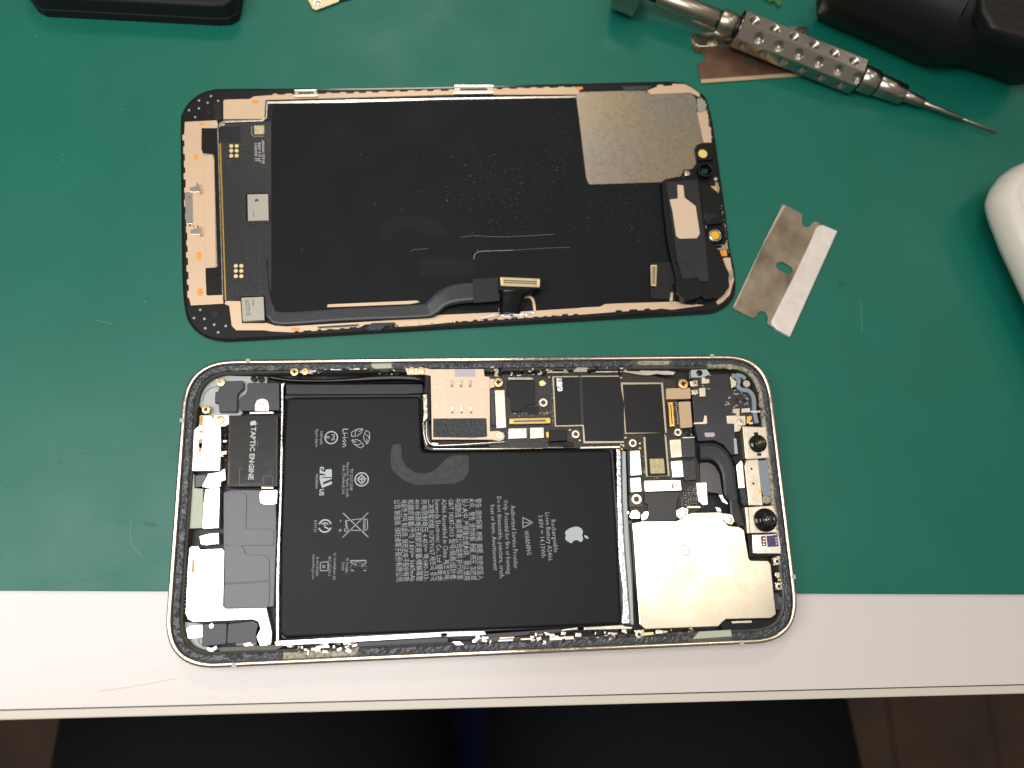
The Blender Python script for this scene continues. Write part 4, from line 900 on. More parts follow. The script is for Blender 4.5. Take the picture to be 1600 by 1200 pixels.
for fr, s in (('A', '655,200 685,190 715,200 715,215 685,222 658,215'), ('A', '215,390 243,378 272,388 270,402 243,408 218,402'), ('A', '175,650 195,640 215,650 215,680 195,695 176,682'), ('B', '195,400 218,390 240,400 240,445 218,458 196,448'), ('B', '205,705 228,694 250,705 250,750 228,762 206,752'),
              ('B', '988,1028 1025,1020 1060,1028 1058,1042 1020,1050 988,1042'), ('E', '160,138 215,135 218,155 190,162 160,158'), ('E', '1208,395 1245,392 1248,450 1215,455')):
    z = Z+.03; dp('orange_mark', 'orange_mark', fr, s, z, Z-.02, .25, .01)
dp('orange_pad', 'orange_mark', 'E', '1258,965 1322,962 1330,1020 1262,1020', Z+.35, .9, .1, .05); dp('orange_pad', 'orange_mark', 'F', '1360,540 1415,535 1420,585 1365,588', Z+.35, .9, .1, .05)
# white strip with hooks at the left edge
st = dp('hook_strip', 'bright_steel', 'A', '100,962 165,958 168,1200 172,1265 175,1245 165,1225 110,1225 100,1000', Z+.1, .9, .05)
for fr, s in (('A', '135,1002'), ('B', '142,170')): disc('strip_hole', ds, 'brown_contact', fr, s, .36, Z, Z+.13, 0, 14)
for fr, u, v in (('A', 180, 935), ('B', 185, 222)):
    dp('hook_base', 'bright_steel', fr, ' '.join('%d,%d' % (u+a, v+b) for a, b in ((-38, -14), (15, -25), (25, 5), (22, 24), (-38, 22))), Z+.35, .9, .05)
    dp('hook', 'nickel', fr, ' '.join('%d,%d' % (u+a, v+b) for a, b in ((14, -52), (28, -50), (36, -8), (48, 10), (38, 26), (22, 18))), Z+1.5, Z+.2, .05, .06)
# driver board
db = dp('driver_board', 'flex_dark', 'P', '343,200 352,193 414,190 424,189 424,455 412,466 378,466 375,470.5 353,470', Z+.1, .9, .1)
dp('gold_line', 'gold', 'P', '342.8,224 345,224 353.5,469 351.3,469', Z+.14, Z+.05, 0, 0, par=db)
dp('gilt_line', 'gilt' if 0 else 'nickel', 'P', '339.4,196 340.8,196 349,469 347.6,469', Z+.1, .9, 0, 0)
dp('board_patch', 'battery_side', 'A', '385,420 560,412 562,545 405,550', Z+.16, Z+.05, .1, .02, par=db)
for u, v in [(u, v) for u in (487, 532) for v in (575, 615, 657)]: disc('test_pad', db, 'pale_gold', 'A', '%d,%d' % (u, v), .58, Z, Z+.2, .03, 16)
for u, v in [(u, v) for u in (525, 571) for v in (508, 550, 594)]: disc('test_pad', db, 'pale_gold', 'B', '%d,%d' % (u, v), .58, Z, Z+.2, .03, 16)
dp('printed_patch', 'label_cream', 'A', '678,408 760,404 762,476 680,480', Z+.15, Z+.05, 0, 0, par=db)
stroke('bracket_line', db, 'solder', 'A', '657,412 658,480 675,496 760,494', Z+.05, Z+.15, .14, False)
def dt(s, u, v0, v1, h=.8): text(db, 'ink_white', s, px('A', '%d,%d' % (u, v0))[0], px('A', '%d,%d' % (u+4, v1))[0], h, Z+.115, bold=.01)
dt('AM000041_EZ.POR', 752, 528, 725); dt('REV 0.0 LF', 721, 550, 712); dt('SCA2041 ST', 691, 550, 706)
parts = []
for i in range(80):
    u = random.choice([480, 500, 540, 615, 620, 680, 715, 725, 735])+random.uniform(-6, 6); v = random.uniform(300, 760)
    if 495 < v < 610 and u < 600: continue
    parts.append(boxd(*T('B', '%f,%f' % (u, v), Z+.13)[0], Z+.08, Z+.13, random.uniform(.1, .5), random.uniform(.06, .14), random.choice([0, PI/2, .8])))
stuff(merge('board_relief', db, 'flex_line', parts))
for s in ('440,405 550,405', '430,630 450,670', '445,705 485,708', '740,745 790,748', '565,560 600,562'): stroke('relief_line', db, 'flex_line', 'A', s, Z+.08, Z+.14, .1, False)
c1 = dp('driver_chip', 'chip_grey', 'A', '621,980 794,975 800,1196 626,1200', Z+1.1, Z, .04, .06, par=db)
x = T('A', '700,1030', Z+1.12)
apple(db, 'grey_plastic', px('A', '702,1030')[0], 1.3, Z+1.115)
text(db, 'grey_plastic', '40338', px('A', '672,1110')[0], px('A', '674,1165')[0], .45, Z+1.115)
dp('chip_rim', 'black_gloss', 'A', '608,970 800,966 812,1215 640,1222 612,1200', Z+.2, Z, .3, .08, par=db)
c2 = dp('driver_chip', 'chip_grey', 'B', '570,774 756,766 764,960 582,970', Z+1.1, Z, .04, .06, par=db)
text(db, 'grey_plastic', 'S6SY791X', px('B', '620,790')[0], px('B', '632,925')[0], 1.3, Z+1.115); text(db, 'grey_plastic', '2048', px('B', '668,790')[0], px('B', '672,840')[0], .5, Z+1.115)
dp('chip_rim', 'black_gloss', 'B', '560,765 768,756 780,965 770,985 580,985', Z+.15, Z-.2, .2, .05, par=db)
# perforated black corners
dots = [('A', s) for s in ('318,160', '218,197', '290,215', '378,200', '217,262', '135,277', '186,335')]+[('B', s) for s in ('228,875', '176,943', '263,950', '345,998', '441,1009', '270,1028', '378,1062')]
for fr, s in dots: disc('corner_dot', ds, 'solder', fr, s, .36, 1.1, 1.2, .02, 12)
disc('corner_peg', ds, 'battery_side', 'A', '300,290', .8, 1.1, 1.3, .08, 18); disc('corner_peg', ds, 'battery_side', 'B', '352,908', .9, 1.1, 1.3, .08, 18)
dp('dark_inset', 'battery_side', 'A', '335,215 405,200 410,350 345,350', 1.22, .9, .1)
# bottom rim
dp('metal_border', 'rose_plate', 'P', '352,470.5 376,468.5 378,505 414,504 430,508.5 448,510 567,503 648,498 675,492.5 778,488 819,486.5 900,481.5 941,477.5 945,475 1050,470 1065,473 1100,477 1085.6,479 1050,484 1033,482 1022,484 '+jag((1020, 483.5), (954, 488), 3, -2.4)+' 907,491.6 '+jag((905, 491.8), (702, 504), 13, -2.2)+' 650,509 621,510.5 600,505 570,507 562.5,511.5 '+jag((560, 512), (452, 520), 6, -2)+' 425.6,518 412.5,516 369,516 362,509 358,478 351,475', r=0)
for a, b in ((0, 0),):
    dp('slot_clip', 'nickel', 'B', '1200,1012 1560,992 1560,1015 1205,1034', Z+.2, .9, .05, .05); dp('slot_clip_gap', 'tool_groove', 'B', '1215,1016 1545,997 1545,1009 1220,1027', Z+.23, Z+.1)
dp('foam_lump', 'foam_black', 'D', '140,860 180,820 340,815 350,835 280,840 250,868 160,872', Z+.5, .9, .1, .1)
dp('slot_clip_gap', 'glass_black', 'F', '490,1075 830,1048 845,1058 830,1066 500,1088', 1.25, .9, .05)
specks('rim_flecks', ds, 'bright_steel', 26, lambda: T('D', '%f,%f' % (lambda u: (u, 862-u*.062))(random.uniform(280, 1560)), 1.2)[0], 1.2, (.25, .6))
# right end
dp('metal_border', 'rose_plate', 'E', '752,168 835,135 838,120 885,118 890,130 960,126 965,110 1070,115 1120,140 1190,190 1192,222 1168,210 1120,186 780,198', Z+.1, .9, .05)
dp('metal_border', 'rose_plate', 'E', '1168,345 1240,330 1262,370 1265,460 1280,475 1290,600 1222,602', Z+.05, .9, .05)
dp('glue_blob', 'clear_glue', 'E', '1170,232 1205,225 1235,260 1245,320 1215,345 1180,345 1168,290', Z+.3, .9, .2, .15)
dp('glue_blob', 'foam_black', 'E', '540,130 740,128 800,130 745,165 560,166', Z+.05, .9, .1, .05)
dp('metal_border', 'rose_plate', 'F', '1345,992 1328,968 1400,900 1428,830 1425,760 1445,735 1420,700 1390,680 1355,650 1360,620 1400,600 1445,600 1460,690 1478,780 1442,910 1380,972', Z+.05, .9, .05)
for s in ('1252,470 1290,500 1400,490 1420,460 1430,530 1350,535 1280,520', '1230,330 1250,320 1250,350 1235,370', '1300,500 1375,495 1375,520 1300,525', '1360,15 1345,75 1330,70 1335,0', '1430,715 1468,700 1475,770 1440,780'):
    dp('ground_clip', 'nickel', 'F', s, Z+.5, .9, .08, .08)
rubble('edge_flecks', ds, 'F', '1355,100 1380,200 1395,300 1420,450 1440,560', 26, .5, 1.15, 1.35, ['rose_plate', 'nickel'], (.2, .6))
rubble('edge_flecks', ds, 'E', '1230,230 1250,330 1275,450 1295,600', 16, .4, 1.15, 1.4, ['rose_plate', 'plate_beige'], (.2, .7))
# steel plate, reflections mottled into its colour
dp('steel_plate', 'steel_plate', 'E', '160,205 190,180 530,170 740,170 780,198 1130,190 1160,235 1168,345 1218,600 1170,640 1158,690 1165,770 1130,820 1060,830 1030,885 1000,888 905,905 880,930 300,950 265,945 243,890 205,560', Z+.18, .9, .35, .06)
# graphite sheet
gs = dp('backing_sheet', 'graphite', 'P', '425,163 540,161 896,153.5 900,160 905,205 910,240 915,277 919,286 926,291 1036,284 1052,470 1048,471.5 945,474.5 938,479 780,487 660,480 512,484.5 428,487 422,470', Z+.06, .9, .5, .04)
specks('dust_specks', gs, 'dust_faint', 1000, lambda: P(random.gauss(800, 70), random.gauss(290, 40), Z), Z+.06, (.03, .09))
specks('dust_specks', gs, 'dust_white', 120, lambda: P(random.gauss(790, 70), random.gauss(290, 40), Z), Z+.06, (.03, .12))
specks('dust_specks', gs, 'dust_faint', 700, lambda: P(random.gauss(985, 40), random.gauss(330, 35), Z), Z+.06, (.03, .09))
specks('dust_specks', gs, 'dust_faint', 350, lambda: P(random.gauss(885, 12), random.uniform(165, 270), Z), Z+.06, (.03, .08))
specks('dust_specks', gs, 'dust_white', 40, lambda: P(random.uniform(440, 1000), random.uniform(180, 450), Z), Z+.06, (.03, .12))
specks('dust_specks', gs, 'dust_white', 30, lambda: P(random.gauss(985, 40), random.gauss(330, 35), Z), Z+.06, (.03, .12))
stroke('scratch', gs, 'chip_grey', 'D', '892,378 893,358 905,335 940,323 1000,320 1160,315', Z+.03, Z+.08, .12)
stroke('scratch', gs, 'dust_faint', 'D', '1160,315 1300,306 1400,300 1560,295', Z+.03, Z+.075, .08); stroke('scratch', gs, 'flex_line', 'D', '455,328 470,312 520,308 572,303', Z+.03, Z+.075, .13)
stroke('scratch', gs, 'dust_faint', 'D', '800,225 900,215 1100,222 1450,205', Z+.03, Z+.07, .1)
dp('sheet_patch', 'battery_wrap', 'D', '260,260 235,190 260,110 340,80 480,72 600,90 690,140 720,200 700,240 640,215 560,215 520,190 480,170 380,165 330,200 300,250', Z+.075, Z+.02, .8, .01, par=gs)
dp('sheet_patch', 'battery_wrap', 'D', '505,375 885,365 890,485 515,490', Z+.09, Z+.02, .1, .01, par=gs)
# ribbon cable along the lower edge
def fcab(n): return n
UP = px('P', '418,402 421,445 428,474 440,485.5 540,479.5 652,474 668,467 684,452 711,440 745,437 778,434.5'); LO = px('P', '408,462 411,490 419,500 440,509 540,502.5 660,497.5 682,492 698,480 716,475 748,472 780,469.5')
ZC = [1.42, 1.42, 1.43, 1.45, 1.5, 1.8, 2.3, 3.0, 3.5, 3.8, 4.0]
loft('display_cable', ds, 'cable_satin', UP, LO, ZC, .1, camber=0)
for k in range(7):
    t = (k+1)/8; pts = [(a[0]*(1-t)+b[0]*t, a[1]*(1-t)+b[1]*t) for a, b in zip(UP, LO)][2:9]; zz = [z+.02 for z in ZC[2:9]]
    a = smooth_line([(*P(x, y, z), z) for (x, y), z in zip(pts, zz)], 6); V = []; F = []
    for i, q in enumerate(a):
        d = Vector(a[min(i+1, len(a)-1)])-Vector(a[max(i-1, 0)]); n_ = Vector((-d.y, d.x, 0)).normalized()*.035
        V += [tuple(Vector(q)+n_), tuple(Vector(q)-n_)]
    F = [(2*i, 2*i+1, 2*i+3, 2*i+2) for i in range(len(a)-1)]
    link('cable_line', V, F, 'flex_line', ds)
prism('cable_tape', ds, 'battery_side', [P(*q, 4.15) for q in ((739, 436), (779, 433), (781, 470), (740, 473))], 3.4, 4.18, .1, .05)
dp('tan_strip', 'rose_plate', 'P', '511,480 512,475.5 651,469.5 656,472 640,475 540,479', Z+.3, .9, 0, .03)
cn = dp('cable_connector_base', 'black_plastic', 'D', '1062,498 1130,492 1362,502 1362,582 1066,590', 5.4, 4.4, .15, .1)
def gconnect(fr, quad, z, n):
    q = [Vector(v) for v in T(fr, quad, z)]; a, b, c_, d_ = q
    at = lambda u, v: tuple(a.lerp(b, u).lerp(d_.lerp(c_, u), v))
    prism('connector_rim', ds, 'shield_border', [at(0, 0), at(1, 0), at(1, 1), at(0, 1)], z-.6, z-.1, .12, .05)
    prism('connector_slot', ds, 'brown_contact', [at(.08, .3), at(.92, .3), at(.92, .7), at(.08, .7)], z-.2, z-.06)
    ps = [prism_data([at(.1+.8*i/n, v), at(.1+.8*i/n+.45*.8/n, v), at(.1+.8*i/n+.45*.8/n, v+.24), at(.1+.8*i/n, v+.24)], z-.2, z) for i in range(n) for v in (.08, .66)]
    stuff(merge('connector_pins', ds, 'pale_gold', ps)); prism('connector_bar', ds, 'shield_border', [at(.1, .44), at(.9, .44), at(.9, .56), at(.1, .56)], z-.2, z-.02)
    for u in (0, .92): prism('connector_end', ds, 'pale_gold', [at(u, .1), at(u+.08, .1), at(u+.08, .9), at(u, .9)], z-.3, z+.05, .1, .05)
gconnect('D', '1072,500 1350,512 1348,572 1078,562', 6.1, 26)
loft('folded_flex', ds, 'black_gloss', px('D', '1064,575 1062,605 1072,640 1075,700 1070,760'), px('D', '1358,578 1330,600 1250,632 1228,690 1210,755'), [5.0, 4.6, 4.0, 3.0, 1.9], .25, camber=.5)
dp('cable_clamp', 'plate_beige', 'D', '935,772 1000,762 1010,752 1062,750 1062,705 1068,760 1060,775 940,795', Z+.5, .9, .05, .08)
dp('glossy_film', 'silver_foil', 'D', '1070,765 1215,755 1320,740 1290,768 1200,775 1075,780', Z+.1, .9, .1, .03)
stroke('copper_loop', ds, 'rose_plate', 'D', '1240,640 1280,640 1300,660 1308,690 1314,740', Z, Z+.25, .75)
# clear clips on the upper edge
for fr, s in (('A', '1012,104 1196,104 1208,158 1016,162'), ('C', '758,56 1026,56 1028,112 750,116')):
    q = [Vector(v) for v in T(fr, s, Z+.9)]; a, b, c_, d_ = q
    at = lambda u, v: tuple(a.lerp(b, u).lerp(d_.lerp(c_, u), v))
    prism('edge_clip', ds, 'label_cream' if 0 else 'shield_border', [at(0, 0), at(1, 0), at(1, 1), at(0, 1)], .9, Z+.5, .08, .05)
    prism('clip_slot', ds, 'tool_groove', [at(.15, .3), at(.85, .3), at(.85, .55), at(.15, .55)], Z+.3, Z+.52)
    for v in (0, .82): prism('clip_rail', ds, 'bright_steel', [at(0, v), at(1, v), at(1, v+.14), at(0, v+.14)], Z, Z+.8, .05, .05)
# earpiece speaker block and sensor parts
er = dp('earpiece_module', 'black_plastic', 'P', '1034,283 1040,279 1060,277.5 1092,276 1096,300 1101,345 1106,372 1125,392 1138,425 1140,448 1128,463 1105,468 1082,455 1058,440 1050,410 1042,370 1037,325', 3.3, .9, .5, .3)
dp('earpiece_lid', 'flex_dark', 'P', '1040,284 1090,281 1098,345 1103,380 1108,440 1068,438 1058,405', 3.6, 3.1, .4, .12, par=er)
dp('beige_plate', 'sim_plate', 'F', '1003,-8 1055,-2 1066,100 1158,170 1193,400 1168,438 1025,442 995,420 962,200 940,116 1010,106', 3.72, 3.4, .3, .05, par=er)
for s in ('990,640 1075,635 1085,685 1140,725 1165,770', '1215,660 1255,632 1350,628', '985,492 1015,490', '1060,575 1095,578', '1385,800 1425,790', '1345,850 1370,850'):
    stroke('moulded_seam', er, 'vent_dark', 'F', s, 3.2, 3.68 if s[0] == '9' else 3.36, .18, False)
dp('side_block', 'black_plastic', 'F', '1185,-20 1255,-20 1345,60 1370,200 1390,310 1215,330 1195,120', 2.2, .9, .3, .15)
dp('side_block', 'black_plastic', 'E', '1150,650 1165,620 1210,602 1295,600 1310,740 1165,752', 2.0, .9, .25, .15)
dp('side_notch', 'vent_dark', 'F', '1218,225 1262,222 1268,240 1345,240 1345,250 1268,300 1225,290', 2.3, 2.0, .05); disc('tiny_lens', ds, 'lens_coat_blue', 'F', '1243,258', .42, 2, 2.55, .15, 14)
disc('yellow_dot', ds, 'yellow_dot', 'E', '1217,694', 1.42, 1.9, 2.1, .04, 28)
x, y = T('E', '1243,826', 2.9)[0]; hx, hy = T('E', '1232,835', .9)[0]
V = []; F = []; n = 36
prof = [(2.6, .9), (2.6, 2.6), (2.35, 2.9), (2.0, 2.9), (1.75, 2.6), (1.6, 1.6), (1.3, 1.4), (1.2, .9)]
for i_, (r, z) in enumerate(prof):
    t = max(0, (2.9-z)/2); cx, cy = x+(hx-x)*t, y+(hy-y)*t; V += [(cx+r*math.cos(2*PI*k/n), cy+r*math.sin(2*PI*k/n), z) for k in range(n)]
for q in range(len(prof)-1):
    for k in range(n): F.append((q*n+k, q*n+(k+1) % n, (q+1)*n+(k+1) % n, (q+1)*n+k))
link('camera_grommet', V, F, 'black_plastic', ds, True)
x, y = T('F', '1322,412', 2.4)[0]
lathe('sensor_ring', ds, 'black_plastic', x, y, [(2.7, .9), (2.7, 1.9), (2.4, 2.3), (1.95, 2.3), (1.9, 2.35), (1.75, 2.5), (1.6, 2.5), (1.55, 2.2)], 32, True, ['black_plastic', 'nickel', 'vent_dark'], [0, 0, 0, 1, 1, 1, 2, 2])
disc('amber_dot', ds, 'amber_dot', 'F', '1320,412', 1.38, 2.0, 2.45, .05, 28)
disc('round_fastener', ds, 'nickel', 'E', '1088,855', 1.0, .9, 2.2, .3, 20); disc('fastener_pin', ds, 'bright_steel', 'E', '1090,852', .4, 2, 2.35, .1, 12)
disc('round_fastener', ds, 'nickel', 'E', '1328,900', .6, .9, 1.9, .2, 16); disc('round_fastener', ds, 'nickel', 'F', '1386,638', .75, .9, 1.9, .3, 16)
dp('small_clip', 'nickel', 'E', '1320,925 1345,930 1358,1000 1345,1020 1322,990', Z+.4, .9, .1, .08)
dp('flex_pad', 'battery_side', 'F', '772,640 985,632 1000,800 992,952 785,940 775,800', 2.0, 1.3, .15, .1)
gq = 'F'
gconnect('F', '838,660 830,838 785,834 780,662', 2.7, 16)
dp('flex_block', 'black_plastic', 'F', '985,795 1040,770 1180,765 1195,800 1222,850 1195,935 1060,960 1000,900', 4.0, 1.2, .2, .25)
dp('flex_foot', 'black_gloss', 'F', '1055,950 1190,930 1340,920 1330,950 1140,990 1060,985', 1.9, 1.0, .15, .1)
dp('copper_tip', 'orange_mark', 'F', '1012,902 1050,895 1052,910 1015,914', 2.1, 1.2, .03, .03)
dp('cable_clamp', 'plate_beige', 'F', '948,890 972,888 966,960 942,962', 2.2, 1.0, .05, .08)

# ================================================================== razor blades
def cut_arc(): pass
rb = thing('razor_blade', 'single-edge razor blade with worn grey face and bright spine, right of the display', 'razor blade', (*T('G', '580,600', 0)[0], 0), 'single-edge razor blades')
pl = T('G', '566,134 590,142 708,203 709,225 702,262 718,292 742,302 768,290 784,266 805,258 832,268 838,292 965,325 620,1094 545,1050 487,1016 455,996 462,945 445,915 418,903 388,916 383,940 350,957 203,882', .45)
slot = rnd(ccw(T('G', '522,560 558,545 632,588 642,622 614,645 540,608 518,585', .45)), .9)
V, F = prism_data(rnd(ccw(pl), .25, 3), .15, .45, .03, [slot], bottom=True); link('blade', V, F, 'blade_steel', rb)
tp('blade_bevel', rb, 'blade_edge', 'G', '569,138 588,148 575,170 420,440 258,800 228,868 208,880 340,600 470,330', .3, .48, 0, .02)
tp('spine', rb, 'blade_spine', 'G', '832,284 860,282 966,326 622,1092 530,1040 490,1002 486,975 650,650 770,400 812,300', .02, 1.05, .25, .3)
r2 = thing('razor_blade', 'brown stained razor blade lying half under the steel screwdriver', 'razor blade', (*T('g', '1500,500', 0)[0], 0), 'single-edge razor blades')
pl = T('g', '880,312 905,440 915,470 940,482 985,487 1015,508 1022,540 998,570 955,580 948,600 980,772 1990,700 1975,520 1945,510 1920,480 1925,440 1965,420 1967,237', .45)
slot = rnd(ccw(T('g', '1430,520 1490,517 1510,538 1490,560 1430,562 1412,540', .45)), .9)
V, F = prism_data(rnd(ccw(pl), .25, 3), .15, .45, .03, [slot], bottom=True); link('blade', V, F, 'blade_brown', r2)
tp('blade_bevel', r2, 'copper_tan', 'g', '975,735 1986,664 1990,699 982,770', .3, .48, 0, .02)
tp('spine', r2, 'nickel', 'g', '876,308 893,370 925,410 965,432 1200,418 1970,368 1969,233', .02, 1.05, .25, .25)

# ================================================================== screwdriver
sd = thing('screwdriver', 'dimpled steel precision screwdriver lying diagonally, its thin tip pointing right', 'screwdriver', (95, 150, 0))
Zc, Zt = 8.6, 1.3
TIP = Vector((*P(1557, 207, Zt), Zt)); CAP = Vector((*P(987, -23, Zc), Zc))
ax = (TIP-CAP); LEN = ax.length; ax.normalize(); side = Vector((0, 0, 1)).cross(ax).normalized(); upv = ax.cross(side)
def axp(u_g, fr='g'):
    """distance along the tool for a traced point"""
    (x_, y_), = px(fr, u_g); best = min(((Vector(P(x_, y_, (CAP+ax*t).z))-(CAP+ax*t).xy).length, t) for t in [LEN*i/800 for i in range(-40, 841)])
    return best[1]
def turn(name, prof, mat, n=40, smooth=True, rot=0, caps=True, flat=False):
    V = []; F = []
    for t, r in prof:
        c0 = CAP+ax*t
        for i in range(n):
            a = 2*PI*i/n+rot; V.append(tuple(c0+side*math.cos(a)*r+upv*math.sin(a)*r))
    for k in range(len(prof)-1):
        for i in range(n):
            j = (i+1) % n; F.append((k*n+i, k*n+j, (k+1)*n+j, (k+1)*n+i))
    F.append(tuple(range(n))); F.append(tuple(range((len(prof)-1)*n, len(prof)*n)))
    o = link(name, V, F, mat, sd, smooth)
    if smooth:
        for p in list(o.data.polygons)[-2:]: p.use_smooth = False
    return o
def seg(name, t0, t1, r, mat, b=.15, r2=None):
    r2 = r if r2 is None else r2
    turn(name, [(t0, r-b), (t0+b, r), (t1-b, r2), (t1, r2-b)], mat)
tA = axp('1120,190'); tB = axp('1310,280'); tC = axp('690,380', 'b'); tD = axp('790,440', 'b'); tE = axp('930,515', 'b'); tF = axp('1040,575', 'b'); tG = axp('1262,655', 'b')
RH = 5.5
seg('spinner_neck', 2, 10, 2.2, 'tool_groove', .2)
seg('shaft', 9, tA, 3.15, 'tool_shaft', .1)
seg('groove', tA-.1, tA+1.0, 3.0, 'tool_groove', .05)
seg('collar', tA+.9, tB-1.2, 3.9, 'tool_shaft', .2)
seg('groove', tB-1.3, tB, 3.5, 'tool_groove', .05)
# faceted grip with conical dimples, one grid per facet
NF = 8; V = []; F = []; gl = tC-tB; nd = 6; pitch = gl/(nd+.15)
fw = RH*math.tan(PI/NF)
_mid = CAP+ax*(tB+tC)/2; _v = CL-_mid; A0g = math.atan2(_v.dot(upv), _v.dot(side))
for f in range(NF):
    a = 2*PI*f/NF+A0g+.06; nrm = side*math.cos(a)+upv*math.sin(a); tan = -side*math.sin(a)+upv*math.cos(a)
    offs = .5 if f % 2 == 0 else 0
    NU = 150; NV = 22
    cs = [(k+.5+offs*.96)*pitch for k in range(-1, nd+1)]; cs = [c for c in cs if 1.0 < c < gl-.9]
    s = len(V)
    for i in range(NU+1):
        t = gl*i/NU
        for j in range(NV+1):
            v = -fw+2*fw*j/NV; dep = 0
            for c_ in cs:
                rr = math.hypot(t-c_, v)
                if rr < 1.6: dep = max(dep, (1.6-rr)*.9)
            e = min(t, gl-t); ch = max(0, .3-e)
            V.append(tuple(CAP+ax*(tB+t)+nrm*(RH-dep-ch)+tan*v*(1-ch/RH)))
    for i in range(NU):
        for j in range(NV):
            q = s+i*(NV+1)+j; F.append((q, q+1, q+NV+2, q+NV+1))
link('grip', V, F, 'tool_steel', sd)
seg('grip_core', tB+.05, tC-.05, 4.0, 'tool_steel', .1)
seg('groove', tC-.1, tC+1.0, 4.0, 'tool_groove', .05)
seg('collar', tC+.9, tD-.7, 4.15, 'tool_steel', .2)
seg('groove', tD-.8, tD, 3.5, 'tool_groove', .05)
seg('ferrule', tD-.05, tE, 3.6, 'tool_steel', .2, 3.25)
seg('chuck', tE-.1, tF, 1.95, 'tool_shaft', .12, 1.55)
seg('bit_shank', tF-.1, tG, .9, 'tool_shaft', .08, .72)
seg('bit_tip', tG-.1, LEN, .42, 'tool_shaft', .05, .34)
RC = 8.3
turn('spinner_cap', [(-4.4, RC-1.6), (-4.0, RC-.4), (-3.6, RC), (3.6, RC), (4.0, RC-.4), (4.2, RC-1.6)], 'tool_steel', 12, False, rot=.1)
q = Vector((*T('g', '272,55', 12)[0], 12)); 
dd = (CR.inverted() @ (q-CL)); 
# flat dark disc on the cap's visible flank, coloured as a dimple's shade
fa = -PI/2-.35
for da in (0,):
    nrm = None
ca = [2*PI*(i+.5)/12+.1 for i in range(12)]
best = max(ca, key=lambda a: (side*math.cos(a)+upv*math.sin(a)).dot((CL-(CAP+side*math.cos(a)*RC+upv*math.sin(a)*RC)).normalized())-(0 if (side*math.cos(a)+upv*math.sin(a)).y < -.35 else 1))
nrm = side*math.cos(best)+upv*math.sin(best); tan = ax.cross(nrm); cen = CAP+nrm*(RC*math.cos(PI/12)+.01)
V = []; F = []
for r, dpt in ((1.35, .02), (1.2, .05), (.05, .03)):
    V += [tuple(cen+(ax*math.cos(2*PI*i/20)+tan*math.sin(2*PI*i/20))*r+nrm*dpt) for i in range(20)]
F = [(k*20+i, k*20+(i+1) % 20, (k+1)*20+(i+1) % 20, (k+1)*20+i) for k in range(2) for i in range(20)]
V2 = [tuple(cen+(ax*math.cos(2*PI*i/20)+tan*math.sin(2*PI*i/20))*r+nrm*dpt) for r, dpt in ((1.3, .06), (.9, .02), (.3, .02)) for i in range(20)]
link('cap_dimple_shade', V2, [(k*20+i, k*20+(i+1) % 20, (k+1)*20+(i+1) % 20, (k+1)*20+i) for k in range(2) for i in range(20)]+[tuple(range(40, 60))], 'tool_groove', sd)

# ================================================================== black case, bracket, dark tool, white device, scrap
bc = thing('black_case', 'matte black box with a rounded lower edge in the upper left corner', 'box', (*P(200, 10), 0))
q0 = T('P', '44,-6 60,16 72,22 200,28.5 340,36 360,35 372,28 376,10', 1); e0, e1 = Vector(q0[0]), Vector(q0[-1])
q1 = q0+[(e1.x+3, e1.y+55), (e0.x-3, e0.y+60)]
prism('shell', bc, 'case_black', q1, 0, 8.5, 1.5, 1.0)
prism('shell_foot', bc, 'case_black', inset(ccw(q1), -.25), 0.01, 3.2, 1.5, .5)
prism('top_panel', bc, 'case_top', inset(ccw(q1), 2.2), 8, 8.75, 2, .2)
bk = thing('metal_bracket', 'small pale gold metal plate with a ringed hole at the top edge', 'bracket', (*P(520, 0), 0))
V, F = prism_data(rnd(ccw(T('a', '1360,-40 1375,0 1395,38 1412,44 1512,6 1530,-40', .9)), .5), .5, .9, .06, [circ(*T('a', '1416,15', .9)[0], .7, 16)], bottom=True); link('plate', V, F, 'bracket_gold', bk)
lathe('rivet_ring', bk, 'nickel', *T('a', '1416,15', 1.0)[0], [(1.4, .85), (1.35, 1.0), (1.1, 1.0), (.75, .95), (.72, .5)], 20, False)
tp('rubber_backing', bk, 'black_plastic', 'a', '1395,-40 1520,5 1570,-6 1585,-40', .02, .5)
dt_ = thing('heat_tool', 'black plastic power tool with vent slots in the upper right corner', 'tool', (*P(1450, 60), 0))
hp = T('H', '840,-80 835,5 900,40 1082,118 1196,170 1263,200 1320,212 1418,208 1533,242 1700,310 1750,-80', 12)
V, F = prism_data(rnd(ccw(hp), 8, 8), 0, 24, 0)
pp = rnd(ccw(hp), 8, 8); V = []; F = []; nn_ = len(pp)
rings = [(6, 0.0), (3.4, 3), (.8, 8), (0, 13), (.6, 18), (3.0, 24), (6.5, 27), (11, 28)]
for d_, z_ in rings: V += [(x, y, z_) for x, y in inset(pp, d_)]
for k in range(len(rings)-1):
    for i in range(nn_): F.append((k*nn_+i, k*nn_+(i+1) % nn_, (k+1)*nn_+(i+1) % nn_, (k+1)*nn_+i))
loop = [Vector((x, y, 0)) for x, y in inset(pp, 11)]
for t in tessellate_polygon([loop]): F.append(tuple((len(rings)-1)*nn_+i for i in t))
link('body', V, F, 'device_black', dt_, True)
prism('vent_panel', dt_, 'device_black', [P(*q, 29.2) for q in ((1528, -40), (1534, 12), (1552, 44), (1600, 58), (1680, 72), (1680, -40))], 25, 29.2, 4, 1.5, seg=8)
for s in ('1553,0 1600,8 1640,14', '1555,17 1600,26 1640,34', '1580,38 1610,45 1640,50'): stroke('vent_slot', dt_, 'vent_dark', 'P', s, 28.2, 29.25, 1.2, False)
wd_ = thing('white_device', 'rounded white plastic device entering at the right edge of the mat', 'device', (*P(1600, 420), 0))
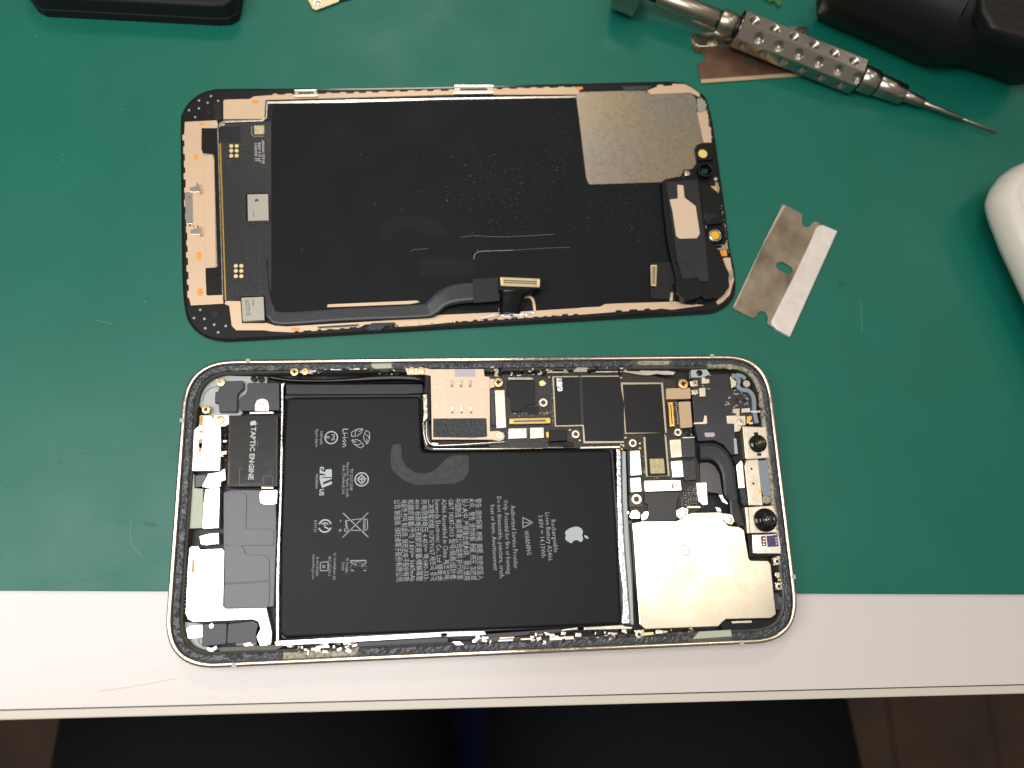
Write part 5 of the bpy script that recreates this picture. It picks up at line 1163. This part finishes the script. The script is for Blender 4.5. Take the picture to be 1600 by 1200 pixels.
wp = T('c', '640,60 424,122 350,152 285,200 240,262 216,330 222,372 240,430 300,585 424,850 700,1450 1300,1200 1100,60', 9.5)
wp = rnd(ccw(wp), 7, 10); V = []; F = []; nn_ = len(wp)
rings = [(10, 2.5), (6, 3.2), (2.2, 5.5), (.4, 8), (0, 9.5), (.5, 12), (1.8, 14.6), (3.8, 16.2), (5.2, 16.5), (5.5, 16.3), (5.8, 16.5)]
for d_, z_ in rings: V += [(x, y, z_) for x, y in inset(wp, d_)]
for k in range(len(rings)-1):
    for i in range(nn_): F.append((k*nn_+i, k*nn_+(i+1) % nn_, (k+1)*nn_+(i+1) % nn_, (k+1)*nn_+i))
loop = [Vector((x, y, 0)) for x, y in inset(wp, 5.8)]
for t in tessellate_polygon([loop]): F.append(tuple((len(rings)-1)*nn_+i for i in t))
link('shell', V, F, 'white_shell', wd_, True)
for u, v in ((1600, 420), (1640, 560), (1660, 380)): prism('rubber_foot', wd_, 'black_plastic', circ(*P(u+60, v, 0), 5, 20), 0.01, 3.2)
gp = thing('green_scrap', 'tiny bright green plastic scrap at the top edge beside the black tool', 'scrap', (*P(1205, 2), 0))
tp('scrap', gp, 'green_scrap', 'H', '620,-20 655,4 672,2 680,14 694,22 698,8 690,-20', .02, 1.2, .2, .3)

# ================================================================== person seated at the table, chair below
ch = thing('chair', 'dark blue chair seat seen between the thighs below the table edge', 'chair', (0, -330, -750))
prism('seat', ch, 'jeans_blue', [(-230, -560), (230, -560), (230, -70), (-230, -70)], -330, -285, 60, 18)
for x_, y_ in ((-190, -110), (190, -110), (-190, -520), (190, -520)): prism('leg', ch, 'tool_groove', [(x_-12, y_-12), (x_+12, y_-12), (x_+12, y_+12), (x_-12, y_+12)], -749.5, -330, 3)
prism('backrest', ch, 'jeans_blue', [(-200, -600), (200, -600), (200, -565), (-200, -565)], -285, 120, 12, 10)
pe = thing('person', 'person seated at the table in dark trousers, only the thighs visible', 'person', (0, -330, -750))
def skin_body(name, mat, J, E):
    b = root(pe).location
    me = bpy.data.meshes.new(name); me.from_pydata([(x*MM-b.x, y*MM-b.y, z*MM-b.z) for x, y, z, r in J], E, [])
    o = bpy.data.objects.new(name, me); C.objects.link(o); o.parent = pe; me.materials.append(mt[mat])
    m = o.modifiers.new('skin', 'SKIN'); m.use_smooth_shade = True
    for v, j in zip(me.skin_vertices[0].data, J): v.radius = ((j[3][0] if isinstance(j[3], tuple) else j[3])*MM, (j[3][1] if isinstance(j[3], tuple) else j[3])*MM)
    me.skin_vertices[0].data[0].use_root = True
    o.modifiers.new('sub', 'SUBSURF').levels = 2; o.modifiers['sub'].render_levels = 2
    return o
J = [(0, -470, -205, (150, 95)), (0, -480, -60, (140, 100)), (0, -495, 120, (150, 105)), (-98, -440, -210, 108), (-100, -250, -215, 108), (-103, -60, -220, 104), (-112, 60, -245, 76), (-128, 75, -480, 52), (-128, 60, -690, 40), (-128, 120, -712, 36),
     (96, -440, -210, 108), (98, -250, -215, 107), (101, -60, -220, 103), (112, 60, -245, 76), (128, 75, -480, 52), (128, 60, -690, 40), (128, 120, -712, 36)]
skin_body('trousers', 'trousers', J, [(0, 1), (1, 2), (0, 3), (3, 4), (4, 5), (5, 6), (6, 7), (7, 8), (8, 9), (0, 10), (10, 11), (11, 12), (12, 13), (13, 14), (14, 15), (15, 16)])
flush_texts()
